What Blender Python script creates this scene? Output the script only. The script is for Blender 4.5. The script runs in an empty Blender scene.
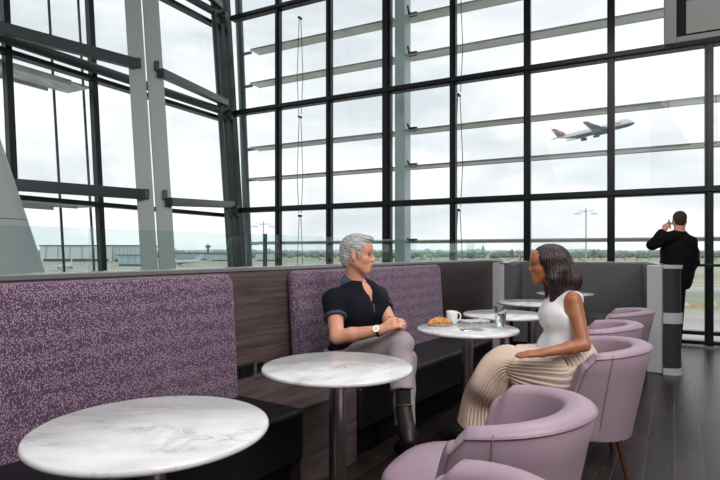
import bpy, bmesh, math, random
import numpy as np
from mathutils import Vector, Matrix, noise
random.seed(4)
sc = bpy.context.scene
COL = sc.collection
F = 545.0; HY = 251.5; EYE = 1.28
def P(px, py, D):
    """world point on the sight line of a measured photo position, at its real distance D"""
    return Vector(((px-360)*D/F, D, EYE-(py-HY)*D/F))
def V(*a): return Vector(a)

# ------------------------------------------------------------------ materials
def mat(name, base=(.5,.5,.5), rough=.5, metal=0, spec=.5, **kw):
    m = bpy.data.materials.new(name); m.use_nodes = True
    nt = m.node_tree; b = nt.nodes['Principled BSDF']
    b.inputs['Base Color'].default_value = (*base, 1)
    b.inputs['Roughness'].default_value = rough
    b.inputs['Metallic'].default_value = metal
    b.inputs['Specular IOR Level'].default_value = spec
    for k, v in kw.items(): b.inputs[k.replace('_', ' ')].default_value = v
    return m
def N(m, t, **kw):
    n = m.node_tree.nodes.new(t)
    for k, v in kw.items(): setattr(n, k, v)
    return n
def L(m, a, ao, b, bi): m.node_tree.links.new(a.outputs[ao], b.inputs[bi])
def bsdf(m): return m.node_tree.nodes['Principled BSDF']
def coords(m, scale=(1,1,1), rot=(0,0,0), kind='Object'):
    tc = N(m, 'ShaderNodeTexCoord'); mp = N(m, 'ShaderNodeMapping')
    mp.inputs['Scale'].default_value = scale; mp.inputs['Rotation'].default_value = rot
    L(m, tc, kind, mp, 'Vector'); return mp
def ramp(m, stops):
    r = N(m, 'ShaderNodeValToRGB'); e = r.color_ramp.elements
    while len(e) < len(stops): e.new(.5)
    for i, (p, c) in enumerate(stops):
        e[i].position = p; e[i].color = (*c, 1) if len(c) == 3 else c
    return r
def noisy(name, c1, c2, scale, rough=.5, stretch=(1,1,1), detail=3, bump=0, lo=.35, hi=.65, rot=(0,0,0), **kw):
    m = mat(name, c1, rough, **kw)
    mp = coords(m, stretch, rot); n = N(m, 'ShaderNodeTexNoise'); n.inputs['Scale'].default_value = scale
    n.inputs['Detail'].default_value = detail
    L(m, mp, 'Vector', n, 'Vector'); r = ramp(m, [(lo, c1), (hi, c2)])
    L(m, n, 'Fac', r, 'Fac'); L(m, r, 'Color', bsdf(m), 'Base Color')
    if bump:
        b = N(m, 'ShaderNodeBump'); b.inputs['Strength'].default_value = bump; b.inputs['Distance'].default_value = .01
        L(m, n, 'Fac', b, 'Height'); L(m, b, 'Normal', bsdf(m), 'Normal')
    return m
M = {}
M['frame'] = mat('dark_frame', (.004,.007,.008), .35, spec=.35)
M['beam'] = mat('beam_steel', (.035,.048,.052), .38, .2)
M['tube'] = mat('tube_steel', (.05,.07,.072), .35, .2)
M['column'] = mat('pale_steel', (.45,.51,.485), .5)
M['fin'] = mat('outer_steel', (.42,.5,.5), .5)
M['louver'] = noisy('louver_grey', (.55,.55,.51), (.64,.64,.59), 3, .6)
M['grating'] = noisy('grating', (.35,.35,.33), (.6,.6,.56), 2, .6, stretch=(6,1,1))
M['cone'] = mat('cone_paint', (.38,.42,.42), .45)
M['steel'] = mat('brushed_steel', (.5,.48,.47), .28, 1)
M['chrome'] = mat('chrome', (.8,.8,.8), .12, 1)
M['leather'] = noisy('black_leather', (.004,.004,.006), (.008,.008,.010), 60, .42, bump=.15, spec=.32)
M['black'] = mat('black_plastic', (.01,.01,.01), .4)
M['plinth'] = mat('plinth_black', (.005,.005,.006), .7, spec=.1)
M['cap'] = mat('ledge_cap', (.35,.34,.34), .25, .6)
M['postgrey'] = mat('post_grey', (.50,.49,.52), .45)
M['boothfab'] = noisy('booth_fabric', (.085,.085,.09), (.14,.14,.145), 90, .9, detail=4, bump=.2)
M['darkcaps'] = noisy('capsule_mesh', (.018,.018,.02), (.03,.03,.032), 200, .6)
M['walnut'] = mat('chair_leg_wood', (.06,.02,.013), .35)
M['white'] = mat('white_china', (.85,.85,.86), .15)
M['display'] = mat('display_grey', (.10,.105,.10), .5)
M['display2'] = mat('display_panel', (.13,.13,.125), .6)
M['ceiling'] = mat('ceiling_white', (.5,.5,.5), .8)
M['wallmat'] = mat('wall_dark', (.10,.09,.09), .8)

# mauve pink leather of the tub chairs
m = M['pink'] = noisy('mauve_leather', (.335,.24,.295), (.37,.265,.32), 5, .42, detail=4)
b = N(m, 'ShaderNodeBump'); b.inputs['Strength'].default_value = .08; b.inputs['Distance'].default_value = .004
mp = coords(m, (1,1,1)); n = N(m, 'ShaderNodeTexNoise'); n.inputs['Scale'].default_value = 14
L(m, mp, 'Vector', n, 'Vector'); L(m, n, 'Fac', b, 'Height'); L(m, b, 'Normal', bsdf(m), 'Normal')
M['piping'] = mat('mauve_piping', (.25,.17,.21), .4)
# speckled purple bench fabric
m = M['purple'] = mat('purple_speckle', (.1,.05,.1), .85, Sheen_Weight=.15)
mp = coords(m, (1.25,1.25,.95)); nz = N(m, 'ShaderNodeTexNoise'); nz.inputs['Scale'].default_value = 30
vo = N(m, 'ShaderNodeTexVoronoi'); vo.inputs['Scale'].default_value = 125; vo.feature = 'F1'; vo.inputs['Randomness'].default_value = .7
mx = N(m, 'ShaderNodeMix', data_type='VECTOR'); mx.inputs['Factor'].default_value = .012
L(m, mp, 'Vector', nz, 'Vector'); L(m, mp, 'Vector', mx, 'A'); L(m, nz, 'Color', mx, 'B'); L(m, mx, 'Result', vo, 'Vector')
r = ramp(m, [(.29, (.40,.30,.37)), (.45, (.080,.036,.080))])
L(m, vo, 'Distance', r, 'Fac'); L(m, r, 'Color', bsdf(m), 'Base Color')
# marble
def marble(name, rot):
    m = mat(name, (.8,.8,.8), .14, spec=.6)
    mp = coords(m, (1,2.2,1), (0,0,rot)); n = N(m, 'ShaderNodeTexNoise'); n.inputs['Scale'].default_value = 2.2
    n.inputs['Detail'].default_value = 9; n.inputs['Distortion'].default_value = 1.1; n.inputs['Roughness'].default_value=.6
    L(m, mp, 'Vector', n, 'Vector')
    r = ramp(m, [(0,(.76,.76,.76)), (.47,(.74,.74,.745)), (.494,(.50,.505,.51)), (.503,(.28,.29,.30)), (.511,(.62,.62,.63)), (.54,(.75,.75,.755)), (1,(.77,.77,.77))])
    L(m, n, 'Fac', r, 'Fac')
    n2 = N(m, 'ShaderNodeTexNoise'); n2.inputs['Scale'].default_value = 5; n2.inputs['Detail'].default_value = 5
    L(m, mp, 'Vector', n2, 'Vector'); r2 = ramp(m, [(.35,(.84,.845,.86)), (.6,(1,1,1))]); L(m, n2, 'Fac', r2, 'Fac')
    mx = N(m, 'ShaderNodeMix', data_type='RGBA', blend_type='MULTIPLY'); mx.inputs[0].default_value = 1
    # break the veins up so that only stretches of them show
    n3 = N(m, 'ShaderNodeTexNoise'); n3.inputs['Scale'].default_value = 3.1; L(m, mp, 'Vector', n3, 'Vector')
    r3 = ramp(m, [(.47,(0,0,0)), (.68,(1,1,1))]); L(m, n3, 'Fac', r3, 'Fac')
    mv = N(m, 'ShaderNodeMix', data_type='RGBA'); mv.inputs[6].default_value = (.75,.75,.755,1)
    L(m, r3, 'Color', mv, 0); L(m, r, 'Color', mv, 7)
    L(m, mv, 2, mx, 6); L(m, r2, 'Color', mx, 7); L(m, mx, 2, bsdf(m), 'Base Color')
    return m
M['marble'] = marble('white_marble', .35)
# wood panelling
def woodgrain(name, c1, c2, c3, rough=.5, rot=(0,0,0)):
    m = mat(name, c1, rough); mp = coords(m, (.7,4,15), rot)
    n = N(m, 'ShaderNodeTexNoise'); n.inputs['Scale'].default_value = 2.6; n.inputs['Detail'].default_value = 10
    n.inputs['Roughness'].default_value = .68; n.inputs['Distortion'].default_value = .5
    L(m, mp, 'Vector', n, 'Vector'); r = ramp(m, [(.32,c1), (.48,c2), (.66,c3)])
    L(m, n, 'Fac', r, 'Fac'); L(m, r, 'Color', bsdf(m), 'Base Color'); return m
M['panel'] = woodgrain('grey_brown_wood', (.040,.028,.028), (.082,.060,.058), (.135,.102,.097), .5)
M['panel_dark'] = woodgrain('dark_wood', (.014,.009,.009), (.03,.02,.018), (.05,.033,.03), .35)
# floor planks
m = M['floor'] = mat('plank_floor', (.03,.02,.02), .3, spec=.4)
mp = coords(m, (1,1,1), (0,0,math.radians(-60)))
br = N(m, 'ShaderNodeTexBrick'); br.offset = .37
br.inputs['Scale'].default_value = 1; br.inputs['Brick Width'].default_value = 1.35; br.inputs['Row Height'].default_value = .156
br.inputs['Mortar Size'].default_value = .0038; br.inputs['Mortar Smooth'].default_value = .2
br.inputs['Color1'].default_value = (.008,.006,.006,1); br.inputs['Color2'].default_value = (.036,.028,.025,1); br.inputs['Mortar'].default_value = (.045,.04,.038,1)  # joints paler than planks: bright edge highlights put into the colour
L(m, mp, 'Vector', br, 'Vector')
mp2 = coords(m, (1,1,1), (0,0,math.radians(-60))); mp3 = N(m, 'ShaderNodeMapping'); mp3.inputs['Scale'].default_value = (1.2,14,1)
L(m, mp2, 'Vector', mp3, 'Vector'); n = N(m, 'ShaderNodeTexNoise'); n.inputs['Scale'].default_value = 3; n.inputs['Detail'].default_value = 8
L(m, mp3, 'Vector', n, 'Vector'); r = ramp(m, [(.3,(.5,.5,.5)), (.7,(1.6,1.5,1.45))]); L(m, n, 'Fac', r, 'Fac')
mx = N(m, 'ShaderNodeMix', data_type='RGBA', blend_type='MULTIPLY'); mx.inputs[0].default_value = 1
L(m, br, 'Color', mx, 6); L(m, r, 'Color', mx, 7); L(m, mx, 2, bsdf(m), 'Base Color')
rr = ramp(m, [(.3,(.27,.27,.27)), (.7,(.33,.33,.33))]); L(m, n, 'Fac', rr, 'Fac'); L(m, rr, 'Color', bsdf(m), 'Roughness')
b = N(m, 'ShaderNodeBump'); b.inputs['Strength'].default_value = .6; b.inputs['Distance'].default_value = .001; b.invert = True
L(m, br, 'Fac', b, 'Height'); L(m, b, 'Normal', bsdf(m), 'Normal')
# glass
def glass(name, tint, refl):
    m = bpy.data.materials.new(name); m.use_nodes = True; nt = m.node_tree; nt.nodes.clear()
    o = N(m, 'ShaderNodeOutputMaterial'); t = N(m, 'ShaderNodeBsdfTransparent'); t.inputs[0].default_value = (*tint, 1)
    g = N(m, 'ShaderNodeBsdfGlossy'); g.inputs['Roughness'].default_value = .02; g.inputs['Color'].default_value = (.9,1,.98,1)
    ge = N(m, 'ShaderNodeNewGeometry'); dt = N(m, 'ShaderNodeVectorMath', operation='DOT_PRODUCT'); L(m, ge, 'Incoming', dt, 0); L(m, ge, 'Normal', dt, 1)
    ab = N(m, 'ShaderNodeMath', operation='ABSOLUTE'); L(m, dt, 'Value', ab, 0)
    sb = N(m, 'ShaderNodeMath', operation='SUBTRACT'); sb.inputs[0].default_value = 1; L(m, ab, 0, sb, 1)
    pw = N(m, 'ShaderNodeMath', operation='POWER'); pw.inputs[1].default_value = 5; L(m, sb, 0, pw, 0)
    ma = N(m, 'ShaderNodeMath', operation='MULTIPLY_ADD'); ma.inputs[1].default_value = .96; ma.inputs[2].default_value = .04; L(m, pw, 0, ma, 0)
    mu = N(m, 'ShaderNodeMath', operation='MULTIPLY'); mu.inputs[1].default_value = refl
    mx = N(m, 'ShaderNodeMixShader'); L(m, ma, 0, mu, 0); L(m, mu, 0, mx, 0); L(m, t, 0, mx, 1); L(m, g, 0, mx, 2); L(m, mx, 0, o, 0)
    return m
M['glass'] = glass('window_glass', (.98,.99,.99), .3)
M['barrier'] = glass('barrier_glass', (.90,.95,.945), .9)
M['clear'] = mat('clear_glass', (.97,.99,.99), .02, Transmission_Weight=1, IOR=1.45)
M['water'] = mat('water', (.95,.97,.98), .0, Transmission_Weight=1, IOR=1.33)
# people
def skin(name, c1, c2):
    m = noisy(name, c1, c2, 16, .42, detail=3, Subsurface_Weight=.12, Subsurface_Scale=.01); return m
M['skin_m'] = skin('skin_tan', (.62,.28,.18), (.70,.35,.24))
M['skin_w'] = skin('skin_brown', (.34,.12,.05), (.42,.16,.075))
M['lips_m'] = mat('lips', (.33,.12,.10), .4)
M['lips_w'] = mat('lips_dark', (.30,.06,.05), .3)
M['eye'] = mat('eye_white', (.26,.23,.21), .5, spec=.2)
M['iris'] = mat('eye_dark', (.015,.012,.01), .15)
def hairmat(name, c1, c2, st):
    return noisy(name, c1, c2, 1, .42, stretch=st, detail=4, lo=.35, hi=.68, bump=.6)
M['hair_grey'] = hairmat('grey_hair', (.20,.19,.185), (.60,.58,.57), (25,190,130))
M['brow_grey'] = mat('brow', (.16,.13,.12), .7)
M['hair_dark'] = hairmat('dark_hair', (.009,.004,.005), (.05,.020,.022), (110,110,5))
M['hair_short'] = noisy('short_brown_hair', (.015,.01,.008), (.05,.03,.022), 180, .7, bump=.5)
M['navy'] = noisy('navy_polo', (.004,.005,.009), (.008,.010,.017), 7, .8, detail=3, spec=.15)
M['navy2'] = noisy('navy_trim', (.032,.048,.078), (.05,.07,.105), 120, .75)
M['trouser'] = noisy('mauve_trousers', (.31,.255,.27), (.37,.31,.325), 6, .8, bump=.2)
M['sock'] = mat('sock', (.006,.006,.007), .9)
M['shoe'] = mat('shoe_leather', (.010,.006,.006), .5)
M['shoe_trim'] = mat('shoe_trim', (.14,.055,.035), .5)
M['blouse'] = noisy('white_blouse', (.74,.74,.76), (.82,.82,.83), 5, .6, bump=.3)
M['skirt'] = noisy('beige_skirt', (.60,.46,.38), (.68,.53,.445), 9, .62)
M['suit'] = noisy('black_suit', (.004,.004,.005), (.007,.007,.008), 20, .8, spec=.1)

# ------------------------------------------------------------------ object helpers
def link(name, me, material=None, parent=None):
    o = bpy.data.objects.new(name, me); COL.objects.link(o)
    if material is not None and me is not None: me.materials.append(material)
    if parent: o.parent = parent
    return o
def thing(name, label, cat, loc=(0,0,0), rz=0, group=None):
    o = bpy.data.objects.new(name, None); COL.objects.link(o); o.empty_display_size = .1
    o.location = loc; o.rotation_euler = (0,0,rz); o['label'] = label; o['category'] = cat
    if group: o['group'] = group
    return o
def tag(o, label, cat, group=None, kind=None):
    o['label'] = label; o['category'] = cat
    if group: o['group'] = group
    if kind: o['kind'] = kind
    return o
def fin(name, bm, m, parent=None, smooth=False, bevel=0, seg=2, xf=None, ang=40):
    if xf is not None: bm.transform(xf)
    bmesh.ops.recalc_face_normals(bm, faces=bm.faces)
    me = bpy.data.meshes.new(name); bm.to_mesh(me); bm.free()
    if smooth:
        for p in me.polygons: p.use_smooth = True
        try: me.set_sharp_from_angle(angle=math.radians(ang))
        except Exception: pass
    o = link(name, me, m, parent)
    if bevel:
        b = o.modifiers.new('bevel', 'BEVEL'); b.width = bevel; b.segments = seg; b.limit_method = 'ANGLE'
        b.harden_normals = False
    return o
def struct(o): o['kind'] = 'structure'; return o
def box(bm, x0,x1,y0,y1,z0,z1):
    vs = [bm.verts.new((x,y,z)) for x in (x0,x1) for y in (y0,y1) for z in (z0,z1)]
    for f in ((0,1,3,2),(4,6,7,5),(0,4,5,1),(2,3,7,6),(0,2,6,4),(1,5,7,3)): bm.faces.new([vs[i] for i in f])
def bar(bm, p0, p1, w, d, side):
    """rectangular bar from p0 to p1; w across `side`, d perpendicular"""
    p0, p1 = Vector(p0), Vector(p1); ax = (p1-p0).normalized(); s = Vector(side); s = (s-ax*s.dot(ax)).normalized(); t = ax.cross(s)
    vs = [bm.verts.new(p+s*a*w/2+t*c*d/2) for p in (p0,p1) for a in (-1,1) for c in (-1,1)]
    for f in ((0,1,3,2),(4,6,7,5),(0,4,5,1),(2,3,7,6),(0,2,6,4),(1,5,7,3)): bm.faces.new([vs[i] for i in f])
def frame_of(ax):
    ax = ax.normalized(); up = Vector((0,0,1)) if abs(ax.z) < .95 else Vector((1,0,0))
    s = ax.cross(up).normalized(); return s, ax.cross(s)
def tube(bm, pts, r, n=12, caps=True):
    pts = [Vector(p) for p in pts]; rs = r if isinstance(r, (list,tuple)) else [r]*len(pts)
    rings = []; ps = None
    for i, p in enumerate(pts):
        ax = (pts[min(i+1,len(pts)-1)]-pts[max(i-1,0)]).normalized()
        if ps is None: s, t = frame_of(ax)
        else: s = (ps-ax*ps.dot(ax)).normalized(); t = ax.cross(s)
        ps = s
        rings.append([bm.verts.new(p+(s*math.cos(a)+t*math.sin(a))*rs[i]) for a in [2*math.pi*k/n for k in range(n)]])
    for a, b in zip(rings, rings[1:]):
        for k in range(n): bm.faces.new((a[k], a[(k+1)%n], b[(k+1)%n], b[k]))
    if caps: bm.faces.new(rings[0]); bm.faces.new(rings[-1])
def lathe(bm, prof, n=48, c=(0,0)):
    rings = []
    for r, z in prof:
        rings.append([bm.verts.new((c[0]+r*math.cos(2*math.pi*k/n), c[1]+r*math.sin(2*math.pi*k/n), z)) for k in range(n)] if r > 1e-6 else [bm.verts.new((c[0],c[1],z))])
    for a, b in zip(rings, rings[1:]):
        for k in range(n):
            q = (k+1) % n
            if len(a) == 1 and len(b) == 1: continue
            if len(a) == 1: bm.faces.new((a[0], b[k], b[q]))
            elif len(b) == 1: bm.faces.new((a[k], a[q], b[0]))
            else: bm.faces.new((a[k], a[q], b[q], b[k]))
def B(): return bmesh.new()
def copy_tree(o, parent=None):
    c = o.copy(); COL.objects.link(c); c.parent = parent
    for ch in list(o.children): copy_tree(ch, c)
    return c

# ------------------------------------------------------------------ implicit surfaces (one continuous skin)
class SDF:
    def __init__(s, lo, hi, res):
        s.lo = np.array(lo, float); s.res = res
        s.n = np.ceil((np.array(hi)-s.lo)/res).astype(int)+1
        s.d = np.full(s.n, .3, np.float32)
    def win(s, lo, hi):
        a = np.clip(np.floor((np.array(lo)-s.lo)/s.res).astype(int), 0, s.n-1); b = np.clip(np.ceil((np.array(hi)-s.lo)/s.res).astype(int)+1, 1, s.n)
        sl = tuple(slice(i,j) for i,j in zip(a,b))
        g = [s.lo[i]+np.arange(a[i],b[i])*s.res for i in range(3)]
        return sl, np.meshgrid(*g, indexing='ij')
    def put(s, sl, v, k, op):
        a = s.d[sl]
        if op == 'u':
            h = np.maximum(k-np.abs(a-v),0)/max(k,1e-6); s.d[sl] = np.minimum(a,v)-h*h*k/4
        elif op == 's':
            v = -v; h = np.maximum(k-np.abs(a-v),0)/max(k,1e-6); s.d[sl] = np.maximum(a,v)+h*h*k/4
        elif op == 'i':
            s.d[sl] = np.maximum(a,v)
    def cap(s, a, b, ra, rb=None, k=.02, op='u', clip=None, shell=0, flat=None):
        rb = ra if rb is None else rb; a = np.array(a,float); b = np.array(b,float); R = max(ra,rb)+k+.035
        sl, (X,Y,Z) = s.win(np.minimum(a,b)-R, np.maximum(a,b)+R)
        ab = b-a; L2 = max((ab**2).sum(),1e-9)
        t = np.clip(((X-a[0])*ab[0]+(Y-a[1])*ab[1]+(Z-a[2])*ab[2])/L2,0,1)
        dx,dy,dz = X-a[0]-t*ab[0], Y-a[1]-t*ab[1], Z-a[2]-t*ab[2]
        if flat is not None:   # squash along a direction: (dir, factor)
            fd = np.array(flat[0],float); fd /= np.linalg.norm(fd); q = dx*fd[0]+dy*fd[1]+dz*fd[2]; e = q*(flat[1]-1)
            dx,dy,dz = dx+e*fd[0], dy+e*fd[1], dz+e*fd[2]
        v = np.sqrt(dx**2+dy**2+dz**2)-(ra+(rb-ra)*t)
        if flat is not None: v = v*.8
        if shell: v = np.maximum(v, -(v+shell))
        if clip is not None:
            for (p,nn) in clip:
                p = np.array(p,float); nn = np.array(nn,float); nn = nn/np.linalg.norm(nn)
                v = np.maximum(v, (X-p[0])*nn[0]+(Y-p[1])*nn[1]+(Z-p[2])*nn[2])
        s.put(sl, v, k, op)
    def ell(s, c, r, Rm=None, k=.02, op='u', clip=None):
        c = np.array(c,float); R = max(r)+k+.035
        sl, (X,Y,Z) = s.win(c-R, c+R); x,y,z = X-c[0],Y-c[1],Z-c[2]
        if Rm is not None:
            Rm = np.array(Rm); x,y,z = [Rm[0,i]*x+Rm[1,i]*y+Rm[2,i]*z for i in range(3)]
        k0 = np.sqrt((x/r[0])**2+(y/r[1])**2+(z/r[2])**2); k1 = np.sqrt((x/r[0]**2)**2+(y/r[1]**2)**2+(z/r[2]**2)**2)+1e-9
        v = k0*(k0-1)/k1
        if clip is not None:
            for (p,nn) in clip:
                p = np.array(p,float); nn = np.array(nn,float); nn = nn/np.linalg.norm(nn)
                v = np.maximum(v, (X-p[0])*nn[0]+(Y-p[1])*nn[1]+(Z-p[2])*nn[2])
        s.put(sl, v, k, op)
    def plane(s, p, nn):   # keep the side nn points away from
        sl, (X,Y,Z) = s.win(s.lo, s.lo+s.n*s.res); nn = np.array(nn,float); nn/=np.linalg.norm(nn)
        s.put(sl, (X-p[0])*nn[0]+(Y-p[1])*nn[1]+(Z-p[2])*nn[2], 0, 'i')
    def warp(s, fn):       # add a displacement
        sl, (X,Y,Z) = s.win(s.lo, s.lo+s.n*s.res); s.d += fn(X,Y,Z).astype(np.float32)
    def mesh(s, name, material, parent=None, relax=2):
        d = s.d; d = d.copy(); ins = d < 0
        n = d.shape; acc = np.zeros((n[0]-1,n[1]-1,n[2]-1,3),np.float32); cnt = np.zeros((n[0]-1,n[1]-1,n[2]-1),np.float32)
        corners = [(i,j,k) for i in (0,1) for j in (0,1) for k in (0,1)]
        c = lambda o: d[o[0]:n[0]-1+o[0], o[1]:n[1]-1+o[1], o[2]:n[2]-1+o[2]]
        for a in corners:
            for ax in range(3):
                if a[ax]: continue
                b = list(a); b[ax] = 1; A, Bv = c(a), c(b); m_ = (A<0)!=(Bv<0); t = np.where(m_, A/(A-Bv+1e-12), 0)
                for q in range(3): acc[...,q] += np.where(m_, a[q]+(t if q==ax else 0), 0)
                cnt += m_
        act = cnt > 0; idx = -np.ones(act.shape, np.int64); idx[act] = np.arange(act.sum())
        ii = np.argwhere(act); vs = (ii+acc[act]/cnt[act][:,None])*s.res+s.lo
        quads = []
        for ax in range(3):
            u, w = [(1,2),(2,0),(0,1)][ax]
            sa = [slice(0,n[q]) for q in range(3)]; sb = list(sa); sa[ax] = slice(0,n[ax]-1); sb[ax] = slice(1,n[ax])
            I0, I1 = ins[tuple(sa)], ins[tuple(sb)]; e = np.argwhere(I0!=I1)
            ok = (e[:,u]>0)&(e[:,w]>0)&(e[:,u]<n[u]-1)&(e[:,w]<n[w]-1); e = e[ok]
            fl = I0[tuple(e.T)]
            def g(du,dw):
                f = e.copy(); f[:,u]-=du; f[:,w]-=dw; return idx[tuple(f.T)]
            q = np.stack([g(1,1),g(0,1),g(0,0),g(1,0)],1); q[~fl] = q[~fl][:,::-1]; quads.append(q)
        q = np.concatenate(quads)
        q = q[(q>=0).all(1)]
        # relax the mesh a little
        for _ in range(relax):
            sm = np.zeros_like(vs); ct = np.zeros(len(vs))
            for a,b_ in ((0,1),(1,2),(2,3),(3,0)):
                np.add.at(sm, q[:,a], vs[q[:,b_]]); np.add.at(ct, q[:,a], 1)
                np.add.at(sm, q[:,b_], vs[q[:,a]]); np.add.at(ct, q[:,b_], 1)
            vs = np.where(ct[:,None]>0, vs*.5+.5*sm/np.maximum(ct,1)[:,None], vs)
        me = bpy.data.meshes.new(name)
        me.vertices.add(len(vs)); me.vertices.foreach_set('co', vs.astype(np.float32).ravel())
        me.loops.add(len(q)*4); me.loops.foreach_set('vertex_index', q.astype(np.int32).ravel())
        me.polygons.add(len(q)); me.polygons.foreach_set('loop_start', np.arange(0,len(q)*4,4,dtype=np.int32))
        me.polygons.foreach_set('loop_total', np.full(len(q),4,np.int32)); me.polygons.foreach_set('use_smooth', np.ones(len(q),bool))
        me.update(calc_edges=True); me.validate()
        return link(name, me, material, parent)

# ------------------------------------------------------------------ setting: directions measured in the place
U = V(.565,.825,0).normalized(); NN = V(.825,-.565,0).normalized()     # along the benches / out to the aisle
B0 = V(-.695,3.16,0); UA = math.atan2(U.y, U.x)
E = V(.886,-.464,0).normalized(); W = V(.464,.886,0).normalized()      # along window wall to the right / out of it
FR = V(4.63,7.45,0)                                                     # window wall passes here
def fac(s, off, z): return FR - E*s + W*off + V(0,0,z)
CORNER = 8.2
def lean(z): return .075*(z-1.0)
LC = fac(CORNER, 0, 0)
def lef(r, off, z): return LC - W*r + E*(off - lean(z)) + V(0,0,z)       # left leaning wall; off>0 is inside
ZT = [2.12, 4.12, 6.08, 8.1]
ZB = -.02

# floor, ceiling, solid walls behind the camera
def poly(name, pts, m, z0, z1):
    bm = B(); a = [bm.verts.new((p[0],p[1],z0)) for p in pts]; b = [bm.verts.new((p[0],p[1],z1)) for p in pts]
    bm.faces.new(a); bm.faces.new(b)
    for i in range(len(a)): j=(i+1)%len(a); bm.faces.new((a[i],a[j],b[j],b[i]))
    return struct(fin(name, bm, m))
c1 = fac(CORNER+.1, .1, 0); c2 = fac(-5.0, .1, 0); c3 = c2 - W*14; c4 = lef(15,-.1,0)
c4 = c1 - W*16
room = [c1, c2, c2-W*16, c4]
poly('floor', room, M['floor'], -.2, 0)
poly('ceiling', room, M['ceiling'], 8.3, 8.5)
bm = B(); bar(bm, (c2+E*.1)+V(0,0,4.1), (c2-W*16+E*.1)+V(0,0,4.1), 8.4, .2, (0,0,1)); struct(fin('wall_right', bm, M['wallmat']))
bm = B(); bar(bm, (c2-W*16)+V(0,0,4.1), c4+V(0,0,4.1), 8.4, .2, (0,0,1)); struct(fin('wall_back', bm, M['wallmat']))

# window wall (far)
tn = 0; wn = 0
def trim(bm, m=None, **kw):
    global tn; tn += 1; return struct(fin('trim_%d'%tn, bm, m or M['frame'], **kw))
def window(bm):
    global wn; wn += 1; return struct(fin('window_%d'%wn, bm, M['glass']))
SP = 1.2
svals = [-3*SP-.12+i*SP for i in range(10)]       # mullions
svals = [-4.92,-3.72,-2.52,-1.32,-.12,1.09,2.28,3.48,4.69,5.88,7.05]
for s in svals:
    bm = B(); w = .10
    if abs(s-4.69)<.01: w = .16
    bar(bm, fac(s,.02,0), fac(s,.02,8.3), w, .1, E)
    bar(bm, fac(s,-.045,0), fac(s,-.045,8.3), w*.5, .03, E)
    trim(bm)
for z in [.04, .17]+ZT:
    bm = B(); t = .05 if z < 1 else .10
    bar(bm, fac(-5,.02,z), fac(CORNER,.02,z), t, .14, (0,0,1))
    if z > 1: bar(bm, fac(-5,-.07,z-.015), fac(CORNER,-.07,z-.015), .03, .05, (0,0,1))
    trim(bm)
zz = [.06]+ZT
ss = svals+[CORNER]
for i in range(len(ss)-1):
    for k in range(4):
        bm = B(); bar(bm, fac((ss[i]+ss[i+1])/2,.05,zz[k]), fac((ss[i]+ss[i+1])/2,.05,zz[k+1]), ss[i+1]-ss[i]-.04, .012, E); window(bm)
# floor-level steel strip
bm = B(); bar(bm, fac(-5,-.22,.012), fac(5,-.22,.012), .03, .10, (0,0,1)); trim(bm, M['cap'])
# leaning left wall
rv = [.12, 1.72, 3.04, 4.36, 5.7, 7.05, 8.4, 9.7, 11.0, 12.4, 14.0]
for r in rv[1:]:
    bm = B(); bar(bm, lef(r,0,0), lef(r,0,8.25), .09, .1, W); trim(bm)
for z in [.1]+ZT:
    z2 = z - (.10 if z > 1 else 0)
    bm = B(); bar(bm, lef(0,0,z2), lef(16,0,z2), .07, .15, (0,0,1)); trim(bm)
zl = [.1,2.02,4.02,5.98,8.0]
rr_ = [0]+rv[1:]
for i in range(len(rr_)-1):
    for k in range(4):
        bm = B(); rm = (rr_[i]+rr_[i+1])/2; bar(bm, lef(rm,-.02,zl[k]), lef(rm,-.02,zl[k+1]), rr_[i+1]-rr_[i]-.02, .012, W); window(bm)
# corner post
bm = B(); bar(bm, lef(-.10,.06,0), lef(-.10,.06,8.3), .30, .14, E); bar(bm, lef(.1,.17,0), lef(.1,.17,8.3), .05, .1, E)
trim(bm)
bm = B(); tube(bm, [lef(.33,.24,0), lef(.33,.16,8.2)], .055, 16)
tag(fin('corner_tube', bm, M['tube'], smooth=True), 'slim grey steel tube standing just left of the black corner post', 'steel tube')

# twin inclined columns inside the left wall
lev = V(-.076,.034,0)
for q, (px, D, lab) in enumerate([(149.5, 8.2, 'left one of the two pale grey leaning steel columns by the windows'), (167.5, 8.32, 'right one of the two pale grey leaning steel columns by the windows')]):
    t = thing('steel_column', lab, 'column', (0,0,0))
    base = P(px, 268, D); z0 = base.z
    f = lambda z: base + lev*(z-z0) + V(0,0,z-z0)
    bm = B(); bar(bm, f(0), f(8.3), .235, .16, (.93,.36,0)); fin('shaft', bm, M['column'], t, bevel=.012)
    bm = B()
    for z in (2.14, 4.12, 6.15):
        p = f(z); bar(bm, p+V(.06,-.08,-.075), p+V(.06,-.08,.075), .07, .08, (.93,.36,0))
    fin('bracket', bm, M['beam'], t, bevel=.01)
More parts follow.
